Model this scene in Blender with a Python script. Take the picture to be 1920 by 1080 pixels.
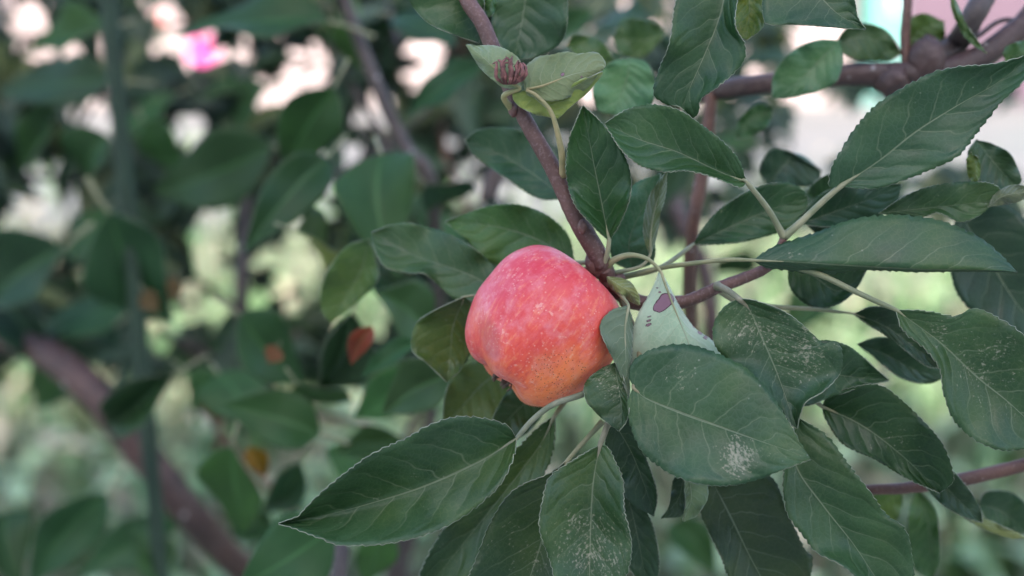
import bpy, math, random
import numpy as np
from mathutils import Vector, Matrix

random.seed(7)
rng = np.random.default_rng(7)
scene = bpy.context.scene
for o in list(bpy.data.objects):
    bpy.data.objects.remove(o)
COL = scene.collection

# ------------------------------------------------------------------ camera
PITCH = math.radians(12.0)
CAM = Vector((0.0, 0.0, 1.25))
FWD = Vector((0, math.cos(PITCH), -math.sin(PITCH)))
UPV = Vector((0, math.sin(PITCH), math.cos(PITCH)))
RGT = Vector((1, 0, 0))
FOCUS = 0.56
FPX = 50.0 / 36.0 * 1920.0
cam_data = bpy.data.cameras.new('camera')
cam_data.lens = 50.0
cam_data.sensor_width = 36.0
cam_data.clip_start = 0.02
cam_data.clip_end = 400.0
cam_data.dof.use_dof = True
cam_data.dof.focus_distance = FOCUS
cam_data.dof.aperture_fstop = 4.2
cam = bpy.data.objects.new('camera', cam_data)
COL.objects.link(cam)
cam.location = CAM
cam.rotation_euler = (math.pi / 2 - PITCH, 0, 0)
scene.camera = cam

# ------------------------------------------------------------------ light
SUN_EL, SUN_AZ = math.radians(36), math.radians(180)
world = bpy.data.worlds.new('World')
scene.world = world
world.use_nodes = True
wn = world.node_tree.nodes
sky = wn.new('ShaderNodeTexSky')
sky.sky_type = 'NISHITA'
sky.sun_disc = False
sky.sun_elevation = SUN_EL
sky.sun_rotation = SUN_AZ
sky.dust_density = 2.2
sky.air_density = 1.0
wn['Background'].inputs['Strength'].default_value = 0.15
world.node_tree.links.new(sky.outputs[0], wn['Background'].inputs['Color'])
sun_data = bpy.data.lights.new('sun', 'SUN')
sun_data.energy = 2.0
sun_data.angle = math.radians(0.6)
sun_data.color = (1.0, 0.95, 0.88)
sun = bpy.data.objects.new('sun', sun_data)
COL.objects.link(sun)
sd = Vector((math.sin(SUN_AZ) * math.cos(SUN_EL), math.cos(SUN_AZ) * math.cos(SUN_EL), math.sin(SUN_EL)))
sun.rotation_euler = (-sd).to_track_quat('-Z', 'Y').to_euler()
sun.location = sd * 20

scene.view_settings.view_transform = 'Standard'
scene.view_settings.look = 'None'
scene.view_settings.gamma = 1.0
scene.view_settings.use_curve_mapping = False
scene.view_settings.exposure = 2.44
scene.render.engine = 'CYCLES'
scene.cycles.use_denoising = True
scene.cycles.max_bounces = 4
scene.cycles.diffuse_bounces = 3
scene.cycles.glossy_bounces = 2
scene.cycles.transmission_bounces = 4
scene.cycles.caustics_reflective = False
scene.cycles.caustics_refractive = False

# ------------------------------------------------------------------ helpers
def P(x, y, dcm=0.0):
    """a point dcm centimetres behind the focal plane, seen at photo pixel x, y"""
    D = FOCUS + dcm / 100.0
    return CAM + FWD * D + RGT * ((x - 960.0) / FPX * D) + UPV * ((540.0 - y) / FPX * D)

def proj(p):
    q = p - CAM
    D = q.dot(FWD)
    return 960 + q.dot(RGT) / D * FPX, 540 - q.dot(UPV) / D * FPX, D

def px_m(dcm):
    return (FOCUS + dcm / 100.0) / FPX

def spline(pts, n):
    """Catmull-Rom resampled to n points by arc length"""
    p = np.array(pts, float)
    if len(p) == 2:
        dense = p[0] + (p[1] - p[0]) * np.linspace(0, 1, 40)[:, None]
    else:
        e = np.vstack([2 * p[0] - p[1], p, 2 * p[-1] - p[-2]])
        dense = []
        for i in range(1, len(e) - 2):
            t = np.linspace(0, 1, 24, endpoint=False)[:, None]
            a, b, c, d = e[i - 1], e[i], e[i + 1], e[i + 2]
            dense.append(0.5 * (2 * b + (c - a) * t + (2 * a - 5 * b + 4 * c - d) * t ** 2 + (3 * b - a - 3 * c + d) * t ** 3))
        dense = np.vstack(dense + [p[-1:]])
    s = np.r_[0, np.cumsum(np.linalg.norm(np.diff(dense, axis=0), axis=1))]
    q = np.linspace(0, s[-1], n)
    return np.stack([np.interp(q, s, dense[:, k]) for k in range(p.shape[1])], 1)

def mesh_obj(name, verts, faces, mats, parent=None, loc=(0, 0, 0), smooth=True, midx=None):
    me = bpy.data.meshes.new(name)
    me.from_pydata([tuple(v) for v in verts], [], faces)
    for m in (mats if isinstance(mats, (list, tuple)) else [mats]):
        me.materials.append(m)
    if smooth:
        me.polygons.foreach_set('use_smooth', [True] * len(me.polygons))
    if midx is not None:
        me.polygons.foreach_set('material_index', midx)
    me.update()
    o = bpy.data.objects.new(name, me)
    COL.objects.link(o)
    o.parent = parent
    o.location = loc
    return o

def tag(o, label=None, cat=None, group=None, kind=None):
    for k, v in (('label', label), ('category', cat), ('group', group), ('kind', kind)):
        if v:
            o[k] = v
    return o

def tube_geo(points, radii, sides=10, bumps=0.0, seed=0):
    pts = np.array([tuple(p) for p in points], float)
    n = len(pts)
    tan = np.gradient(pts, axis=0)
    tan /= np.linalg.norm(tan, axis=1)[:, None] + 1e-12
    ref = np.array([0, 0, 1.0]) if abs(tan[0][2]) < 0.9 else np.array([1.0, 0, 0])
    r = np.random.default_rng(seed)
    V, Fc = [], []
    nrm = np.cross(tan[0], ref); nrm /= np.linalg.norm(nrm)
    for i in range(n):
        nrm = nrm - tan[i] * nrm.dot(tan[i]); nrm /= np.linalg.norm(nrm)
        bi = np.cross(tan[i], nrm)
        for k in range(sides):
            a = 2 * math.pi * k / sides
            rr = radii[i] * (1 + bumps * r.normal())
            V.append(pts[i] + (nrm * math.cos(a) + bi * math.sin(a)) * rr)
    for i in range(n - 1):
        for k in range(sides):
            a, b = i * sides + k, i * sides + (k + 1) % sides
            Fc.append((a, b, b + sides, a + sides))
    V.append(pts[0]); V.append(pts[-1])
    for k in range(sides):
        Fc.append((len(V) - 2, (k + 1) % sides, k))
        Fc.append((len(V) - 1, (n - 1) * sides + k, (n - 1) * sides + (k + 1) % sides))
    return V, Fc

# ------------------------------------------------------------------ material helpers
class NT:
    def __init__(self, name):
        self.mat = bpy.data.materials.new(name)
        self.mat.use_nodes = True
        self.t = self.mat.node_tree
        self.n = self.t.nodes
        self.bsdf = self.n['Principled BSDF']
        self.out = self.n['Material Output']
    def put(self, sock, val):
        if hasattr(val, 'is_output'):
            self.t.links.new(val, sock)
        elif val is not None:
            if hasattr(sock.default_value, '__len__') and len(sock.default_value) == 4 and len(val) == 3:
                val = (*val, 1)
            sock.default_value = val
    def m(self, op, a, b=0.0, c=0.0, clamp=False):
        nd = self.n.new('ShaderNodeMath'); nd.operation = op; nd.use_clamp = clamp
        self.put(nd.inputs[0], a); self.put(nd.inputs[1], b); self.put(nd.inputs[2], c)
        return nd.outputs[0]
    def mix(self, f, a, b, mode='MIX'):
        nd = self.n.new('ShaderNodeMix'); nd.data_type = 'RGBA'; nd.blend_type = mode
        self.put(nd.inputs[0], f); self.put(nd.inputs[6], a); self.put(nd.inputs[7], b)
        return nd.outputs[2]
    def ramp(self, x, lo, hi, a=0.0, b=1.0):
        nd = self.n.new('ShaderNodeMapRange'); nd.interpolation_type = 'SMOOTHSTEP'
        self.put(nd.inputs[0], x)
        for i, v in enumerate((lo, hi, a, b)):
            self.put(nd.inputs[i + 1], v)
        return nd.outputs[0]
    def coord(self, kind='Object'):
        return self.n.new('ShaderNodeTexCoord').outputs[kind]
    def mapping(self, v, scale):
        nd = self.n.new('ShaderNodeMapping'); self.put(nd.inputs[0], v); nd.inputs['Scale'].default_value = scale
        return nd.outputs[0]
    def noise(self, v, scale, detail=3.0, rough=0.55):
        nd = self.n.new('ShaderNodeTexNoise'); self.put(nd.inputs['Vector'], v)
        nd.inputs['Scale'].default_value = scale; nd.inputs['Detail'].default_value = detail
        nd.inputs['Roughness'].default_value = rough
        return nd.outputs[0]
    def voro(self, v, scale, feature='F1', out=0, rand=1.0):
        nd = self.n.new('ShaderNodeTexVoronoi'); nd.feature = feature; self.put(nd.inputs['Vector'], v)
        nd.inputs['Scale'].default_value = scale; nd.inputs['Randomness'].default_value = rand
        return nd.outputs[out]
    def attr(self, name, out='Fac'):
        nd = self.n.new('ShaderNodeAttribute'); nd.attribute_name = name
        return nd.outputs[out]
    def sep(self, v):
        nd = self.n.new('ShaderNodeSeparateXYZ'); self.put(nd.inputs[0], v)
        return nd.outputs
    def bump(self, h, strength, dist):
        nd = self.n.new('ShaderNodeBump'); self.put(nd.inputs['Height'], h)
        nd.inputs['Strength'].default_value = strength; nd.inputs['Distance'].default_value = dist
        self.t.links.new(nd.outputs[0], self.bsdf.inputs['Normal'])
        return nd.outputs[0]
    def set(self, **kw):
        for k, v in kw.items():
            self.put(self.bsdf.inputs[k.replace('_', ' ')], v)
        return self
    def translucent(self, color, w, normal=None):
        tr = self.n.new('ShaderNodeBsdfTranslucent'); self.put(tr.inputs[0], color)
        mx = self.n.new('ShaderNodeMixShader'); mx.inputs[0].default_value = w
        self.t.links.new(self.bsdf.outputs[0], mx.inputs[1]); self.t.links.new(tr.outputs[0], mx.inputs[2])
        self.t.links.new(mx.outputs[0], self.out.inputs[0])

def leaf_material(name, dark, light, vein, rough, trans, under=False):
    N = NT(name)
    luv = N.attr('luv', 'Vector')
    x, y, _ = N.sep(luv)
    co = N.coord('Object')
    a = N.m('ABSOLUTE', x)
    wob = N.m('MULTIPLY', N.m('SUBTRACT', N.noise(luv, 3.0, 1.0), 0.5), 0.09)
    k = N.m('ADD', N.m('MULTIPLY', a, 0.17), N.m('MULTIPLY', N.m('MULTIPLY', a, a), 0.10))
    s = N.m('ADD', N.m('SUBTRACT', y, k), wob)
    side = N.m('MULTIPLY', N.m('GREATER_THAN', x, 0.0), 0.45)
    fr = N.m('FRACT', N.m('ADD', N.m('MULTIPLY', s, 7.5), side))
    d = N.m('ABSOLUTE', N.m('SUBTRACT', fr, 0.5))            # 0 at a vein line, .5 between
    fade = N.ramp(a, 0.15, 1.0, 1.0, 0.15)
    sv = N.m('MULTIPLY', N.ramp(d, 0.0, 0.05, 1.0, 0.0), fade)
    mw = N.ramp(y, 0.0, 0.9, 0.032, 0.009)
    mid = N.ramp(N.m('DIVIDE', a, mw), 0.5, 1.1, 1.0, 0.0)
    net = N.voro(co, 420.0, 'DISTANCE_TO_EDGE')
    netm = N.ramp(net, 0.0, 0.10, 1.0, 0.0)
    col = N.mix(N.ramp(N.noise(co, 45.0, 2.0), 0.3, 0.7), dark, light)
    col = N.mix(N.m('MULTIPLY', netm, 0.12 if not under else 0.16), col, vein)
    info = N.n.new('ShaderNodeObjectInfo')
    col = N.mix(1.0, col, info.outputs['Color'], 'MULTIPLY')
    if not under:
        col = N.mix(N.m('MULTIPLY', N.ramp(N.noise(co, 20.0, 2.0), 0.45, 0.7), 0.55), col, N.mix(1.0, col, (1.75, 1.2, 0.7), 'MULTIPLY'))
    col = N.mix(N.m('MULTIPLY', sv, 0.50), col, vein)
    col = N.mix(N.m('MULTIPLY', mid, 0.85), col, vein)
    # tiny pale specks
    sp = N.ramp(N.voro(co, 260.0), 0.0, 0.16, 1.0, 0.0)
    gate = N.ramp(N.noise(co, 70.0, 2.0), 0.58, 0.66)
    col = N.mix(N.m('MULTIPLY', N.m('MULTIPLY', sp, gate), 0.7), col, (0.22, 0.23, 0.17))
    # scab patches with broken outline
    spot = N.attr('spot')
    n1 = N.noise(co, 900.0, 2.0, 0.65)
    cv = N.n.new('ShaderNodeCombineXYZ'); N.put(cv.inputs[0], N.m('MULTIPLY', x, 10.0)); N.put(cv.inputs[1], N.m('MULTIPLY', s, 58.0))
    n2 = N.noise(cv.outputs[0], 1.0, 3.0, 0.6)
    n3 = N.noise(co, 170.0, 2.0)
    nn = N.m('ADD', N.m('MULTIPLY', n2, 0.44), N.m('ADD', N.m('MULTIPLY', n1, 0.38), N.m('MULTIPLY', n3, 0.18)))
    scab = N.ramp(N.m('ADD', N.m('MULTIPLY', spot, 0.20), nn), 0.61, 0.75)
    scab = N.m('MULTIPLY', scab, N.ramp(spot, 0.05, 0.3))
    col = N.mix(N.m("MULTIPLY", scab, 0.78), col, N.mix(N.noise(co, 200.0), (0.33, 0.32, 0.235), (0.20, 0.165, 0.10)))
    les = N.attr('lesion')
    nl = N.noise(co, 260.0, 2.0)
    lv = N.m('ADD', les, N.m('MULTIPLY', N.m('SUBTRACT', nl, 0.5), 0.3))
    col = N.mix(N.ramp(lv, 0.42, 0.47), col, (0.07, 0.025, 0.04))
    col = N.mix(N.ramp(lv, 0.56, 0.62), col, (0.23, 0.12, 0.155))
    h = N.m('ADD', N.m('MULTIPLY', N.ramp(d, 0.0, 0.35), 0.8), N.m('MULTIPLY', N.ramp(net, 0.0, 0.35), 0.14))
    h = N.m('SUBTRACT', h, N.m('MULTIPLY', mid, 0.5))
    if under:
        h = N.m('MULTIPLY', h, -1.0)
    N.bump(h, 0.45, 0.00055)
    N.set(Base_Color=col, Roughness=N.ramp(N.noise(co, 90.0, 1.0), 0.2, 0.8, rough - 0.06, rough + 0.10))
    N.bsdf.inputs['Specular IOR Level'].default_value = 0.37 if not under else 0.2
    if under:
        N.set(Sheen_Weight=0.25, Sheen_Roughness=0.5)
    N.translucent(N.mix(0.5, col, (0.10, 0.16, 0.02)), trans)
    return N.mat

M_TOP = leaf_material('leaf_upper_side', (0.0160, 0.0465, 0.0140), (0.0285, 0.0690, 0.0220), (0.126, 0.15, 0.084), 0.44, 0.16)
M_UND = leaf_material('leaf_under_side', (0.132, 0.186, 0.114), (0.192, 0.246, 0.168), (0.288, 0.3, 0.198), 0.65, 0.22, True)

def simple(name, col, rough=0.6, var=0.25, scale=60.0, bump=0.0, bdist=0.001):
    N = NT(name)
    co = N.coord('Object')
    n = N.noise(co, scale, 4.0)
    c2 = tuple(max(0, c * (1 - var)) for c in col)
    c1 = tuple(min(1, c * (1 + var)) for c in col)
    N.set(Base_Color=N.mix(N.ramp(n, 0.3, 0.7), c2, c1), Roughness=rough)
    if bump:
        N.bump(N.noise(co, scale * 3, 4.0), bump, bdist)
    return N.mat

M_RIM = simple('leaf_margin', (0.1642, 0.1728, 0.1166), 0.7, 0.3, 300)
def petiole_material():
    N = NT('petiole_green')
    co = N.coord('Object')
    info = N.n.new('ShaderNodeObjectInfo')
    c = N.mix(N.ramp(N.noise(co, 120.0, 3.0), 0.35, 0.65), (0.15, 0.156, 0.0816), (0.228, 0.21, 0.12))
    N.set(Base_Color=N.mix(1.0, c, info.outputs['Color'], 'MULTIPLY'), Roughness=0.6)
    N.bump(N.noise(co, 1500.0, 2.0), 0.3, 0.0003)
    return N.mat
M_PET = petiole_material()

def bark(name, c1, c2, lent, scale):
    N = NT(name)
    co = N.coord('Object')
    n = N.noise(co, 60.0 * scale, 5.0)
    col = N.mix(N.ramp(n, 0.3, 0.7), c1, c2)
    fine = N.noise(co, 700.0 * scale, 3.0)
    col = N.mix(N.m('MULTIPLY', N.ramp(fine, 0.5, 0.7), 0.4), col, lent)
    v = N.voro(N.mapping(co, (1, 1, 0.7)), 190.0 * scale)
    dot = N.m('MULTIPLY', N.ramp(v, 0.08, 0.2, 1.0, 0.0), N.ramp(N.noise(co, 150 * scale, 1.0), 0.48, 0.55))
    col = N.mix(N.m('MULTIPLY', dot, 0.8), col, (0.36, 0.32, 0.30))
    N.set(Base_Color=col, Roughness=0.6)
    N.bump(N.m('ADD', N.m('ADD', N.noise(co, 220 * scale, 4.0), dot), fine), 0.5, 0.0006 / scale)
    return N.mat
M_SHOOT = bark('shoot_bark', (0.0696, 0.0288, 0.0230), (0.118, 0.0530, 0.042), (0.204, 0.132, 0.126), 1.0)
M_BARK = bark('old_bark', (0.0255, 0.01125, 0.009), (0.07875, 0.03525, 0.02775), (0.1125, 0.0675, 0.05625), 0.35)
M_RUST = bark('young_red_bark', (0.0648, 0.02333, 0.01382), (0.09936, 0.03715, 0.02246), (0.1382, 0.08208, 0.05184), 1.0)
M_LIMB = bark('limb_bark', (0.028, 0.012, 0.010), (0.060, 0.028, 0.023), (0.10, 0.062, 0.052), 0.5)
M_DARK = bark('dark_bark', (0.030, 0.019, 0.017), (0.055, 0.036, 0.031), (0.10, 0.07, 0.06), 0.6)

# ------------------------------------------------------------------ setting: ground, lawn, yard
def ground_mat(name, a, b, c, scale):
    N = NT(name)
    co = N.coord('Object')
    col = N.mix(N.ramp(N.noise(co, scale, 4.0), 0.35, 0.65), a, b)
    col = N.mix(N.ramp(N.noise(co, scale * 0.37, 3.0), 0.5, 0.68), col, c)
    N.set(Base_Color=col, Roughness=0.9)
    N.bump(N.noise(co, scale * 8, 4.0), 0.6, 0.02)
    return N.mat

M_LAWN = ground_mat('lawn_soil', (0.0845, 0.1235, 0.0624), (0.1625, 0.195, 0.1105), (0.26, 0.2405, 0.1885), 1.6)
M_YARD = ground_mat('pale_concrete', (0.1404, 0.1372, 0.1244), (0.1914, 0.1754, 0.1627), (0.1595, 0.1691, 0.1499), 0.8)
M_WEED = [simple('weed_leaf', (0.085, 0.160, 0.055), 0.55, .3, 30), simple('weed_leaf_pale', (0.21, 0.28, 0.135), 0.55, .3, 30), simple('dry_leaf', (0.36, 0.30, 0.20), 0.7, .2, 30)]
M_BOUNCE = ground_mat('bounce_slab_pale', (0.50, 0.46, 0.40), (0.58, 0.54, 0.47), (0.46, 0.43, 0.38), 1.0)
M_FAR = ground_mat('far_ground', (0.20, 0.24, 0.12), (0.30, 0.30, 0.18), (0.35, 0.32, 0.24), 0.2)

def sheet(name, x0, x1, y0, y1, z, mat, nx=8, ny=8, amp=0.0):
    V, Fc = [], []
    for j in range(ny + 1):
        for i in range(nx + 1):
            edge = 0 if i in (0, nx) or j in (0, ny) else 1
            V.append((x0 + (x1 - x0) * i / nx, y0 + (y1 - y0) * j / ny, z + edge * amp * rng.normal()))
    for j in range(ny):
        for i in range(nx):
            a = j * (nx + 1) + i
            Fc.append((a, a + 1, a + nx + 2, a + nx + 1))
    return mesh_obj(name, V, Fc, mat)

tag(sheet('ground', -90, 90, -40, 140, -0.06, M_FAR, 20, 20), kind='structure')
tag(sheet('lawn', -9, 9, -3, 7.6, 0.0, M_LAWN, 60, 40, 0.012), kind='structure')
NE = 60
ex = np.linspace(-9, 9, NE)
ey = 7.0 + np.cumsum(rng.normal(0, .16, NE)) * .5 + rng.normal(0, .12, NE)
ey = 6.9 + (ey - ey.mean())
V = [(x, y, z) for z in (-.05, .07) for x, y in zip(ex, ey)] + [(9, 14.6, -.05), (-9, 14.6, -.05), (9, 14.6, .07), (-9, 14.6, .07)]
Fc = [tuple(range(NE, 2 * NE)) + (2 * NE + 2, 2 * NE + 3)] + [(i, i + 1, NE + i + 1, NE + i) for i in range(NE - 1)]
tag(mesh_obj('paved_yard', V, Fc, M_YARD, smooth=False), kind='structure')

tag(sheet('bounce_slab', -8, 8, -5.0, 0.9, 0.05, M_BOUNCE, 8, 8), kind='structure')  # unseen pale slab added to bounce light up under the apple

# grass blades and leafy ground cover: nobody could count them
def grass(n):
    V, Fc, mi = [], [], []
    xs = rng.uniform(-2.6, 2.6, n); ys = 1.6 + 5.6 * rng.uniform(0, 1, n) ** 1.4
    xs = xs * (0.25 + ys / 7.2)
    for x, y in zip(xs, ys):
        h = rng.uniform(0.05, 0.16); w = rng.uniform(0.004, 0.009)
        a = rng.uniform(0, 6.28); l = rng.uniform(0.0, 0.09); b = rng.uniform(0, 6.28)
        dx, dy = math.cos(a) * w, math.sin(a) * w
        k = len(V)
        V += [(x - dx, y - dy, 0), (x + dx, y + dy, 0), (x + dx * .7 + math.cos(b) * l * .4, y + dy * .7 + math.sin(b) * l * .4, h * .65),
              (x - dx * .7 + math.cos(b) * l * .4, y - dy * .7 + math.sin(b) * l * .4, h * .65), (x + math.cos(b) * l, y + math.sin(b) * l, h)]
        Fc += [(k, k + 1, k + 2, k + 3), (k + 3, k + 2, k + 4)]
        m = int(rng.integers(0, 3)); mi += [m, m]
    return V, Fc, mi
V, Fc, mi = grass(26000)
GM = [simple('grass_green', (0.068, 0.112, 0.036), 0.6), simple('grass_pale', (0.1688, 0.2063, 0.1313), 0.6), simple('grass_straw', (0.275, 0.25, 0.1812), 0.7)]
g = mesh_obj('grass', V, Fc, GM, midx=mi)
tag(g, 'short green and straw coloured grass of the blurred lawn', 'grass', kind='stuff')

V, Fc, mi = [], [], []
for k in range(3600):
    if k < 3000:
        x, y = rng.uniform(-2.0, 2.2), rng.uniform(2.3, 5.2)
    else:
        x, y = rng.uniform(-3.5, 3.5), rng.uniform(5.2, 8.2)
    z = rng.uniform(.02, .30) * (1 if k < 3000 else 1.3); L = rng.uniform(.05, .13); a = rng.uniform(0, 6.28); e = rng.uniform(-.3, .9)
    dx, dy, dz = math.cos(a) * math.cos(e), math.sin(a) * math.cos(e), math.sin(e)
    px, py = -math.sin(a), math.cos(a); w = L * .24
    b = len(V)
    V += [(x, y, z), (x + dx * L * .5 + px * w, y + dy * L * .5 + py * w, z + dz * L * .5 + .01), (x + dx * L, y + dy * L, z + dz * L - .01), (x + dx * L * .5 - px * w, y + dy * L * .5 - py * w, z + dz * L * .5 + .01), (x - dx * .004, y - dy * .004, 0)]
    Fc += [(b, b + 4, b + 1)] if k % 3 == 0 else []
    mi += [0] if k % 3 == 0 else []
    Fc += [(b, b + 1, b + 2), (b, b + 2, b + 3)]
    m = int(rng.choice([0, 1, 1, 1, 2])); mi += [m, m]
tag(mesh_obj('ground_cover', V, Fc, M_WEED, midx=mi), 'low leafy weeds among the grass beyond the tree', 'weeds', kind='stuff')

# ------------------------------------------------------------------ far buildings (blurred beyond the tree)
M_LILAC = simple('lilac_plaster', (0.09207, 0.05626, 0.07843), 0.8, 0.08, 2.0)
M_PINKW = simple('pinkish_white_plaster', (0.35, 0.280, 0.27), 0.8, 0.28, 1.6)
M_TEAL = simple('teal_paint', (0.1, 0.275, 0.235), 0.5, 0.08, 3.0)
M_GREYW = simple('grey_white_paint', (0.62, 0.64, 0.68), 0.6, 0.06, 3.0)
M_ROOF = simple('brown_roof', (0.18, 0.11, 0.09), 0.8, 0.2, 3.0)
M_GLASS = simple('dark_glass', (0.05, 0.06, 0.07), 0.1, 0.1, 3.0)
M_BLUE = simple('pale_blue_boards', (0.50, 0.58, 0.72), 0.7, 0.08, 2.0)

def box_geo(x0, x1, y0, y1, z0, z1):
    V = [(x0, y0, z0), (x1, y0, z0), (x1, y1, z0), (x0, y1, z0), (x0, y0, z1), (x1, y0, z1), (x1, y1, z1), (x0, y1, z1)]
    F = [(0, 3, 2, 1), (4, 5, 6, 7), (0, 1, 5, 4), (1, 2, 6, 5), (2, 3, 7, 6), (3, 0, 4, 7)]
    return V, F

def part_box(name, mat, parent, b):
    V, F = box_geo(*b)
    return mesh_obj(name, V, F, mat, parent, smooth=False)

def empty(name, loc):
    o = bpy.data.objects.new(name, None)
    COL.objects.link(o)
    o.location = loc
    return o

def building(name, loc, w, d, h, wallm, roofm, label, cat, wins, plinth=None):
    e = empty(name, loc)
    tag(e, label, cat)
    part_box('wall', wallm, e, (0, w, 0, d, 0, h))
    V = [(-.3, -.3, h), (w + .3, -.3, h), (w + .3, d + .3, h), (-.3, d + .3, h), (w * .5 - w * .45, d / 2, h + 1.6), (w * .5 + w * .45, d / 2, h + 1.6)]
    mesh_obj('roof', V, [(0, 3, 2, 1), (0, 1, 5, 4), (1, 2, 5), (2, 3, 4, 5), (3, 0, 4)], roofm, e, smooth=False)
    for (x0, x1, z0, z1) in wins:
        f = part_box('window', M_GREYW, e, (x0 - .07, x1 + .07, -.06, 0.0, z0 - .07, z1 + .07))
        part_box('pane', M_GLASS, f, (x0, x1, -.065, -.05, z0, z1))
    return e
house = building('house', (3.95, 14.7, 0), 7.0, 5.0, 3.2, M_LILAC, M_ROOF, 'lilac pink house wall blurred behind the upper right branches', 'house', [(2.2, 3.4, 1.3, 2.5), (4.6, 5.8, 1.3, 2.5)])
dr = part_box('door', M_TEAL, house, (-0.36, -0.002, -0.05, 0.9, 0.0, 2.3))
part_box('handle', M_GREYW, dr, (-0.10, -0.06, -0.10, -0.05, 1.0, 1.15))
building('garage', (-5.2, 14.9, 0), 8.7, 4.5, 2.8, M_PINKW, M_ROOF, 'long pinkish white plastered outbuilding glimpsed between the leaves', 'building', [(1.0, 1.9, 1.5, 2.3)])
building('shed', (-8.4, 13.4, 0), 3.0, 3.0, 2.4, M_BLUE, M_ROOF, 'pale blue shed blurred at the upper left corner', 'shed', [(0.8, 1.4, 1.4, 2.0)])

# unseen two-storey house added behind the camera to keep the tree in shade
M_CREAM = simple('cream_plaster', (0.78, 0.74, 0.66), 0.85, 0.06, 1.5)
building('added_shade_house', (-8.0, -10.0, 0), 16.0, 5.0, 6.2, M_CREAM, M_ROOF, 'unseen cream two storey house added behind the viewpoint to shade the tree', 'house', [])

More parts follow.
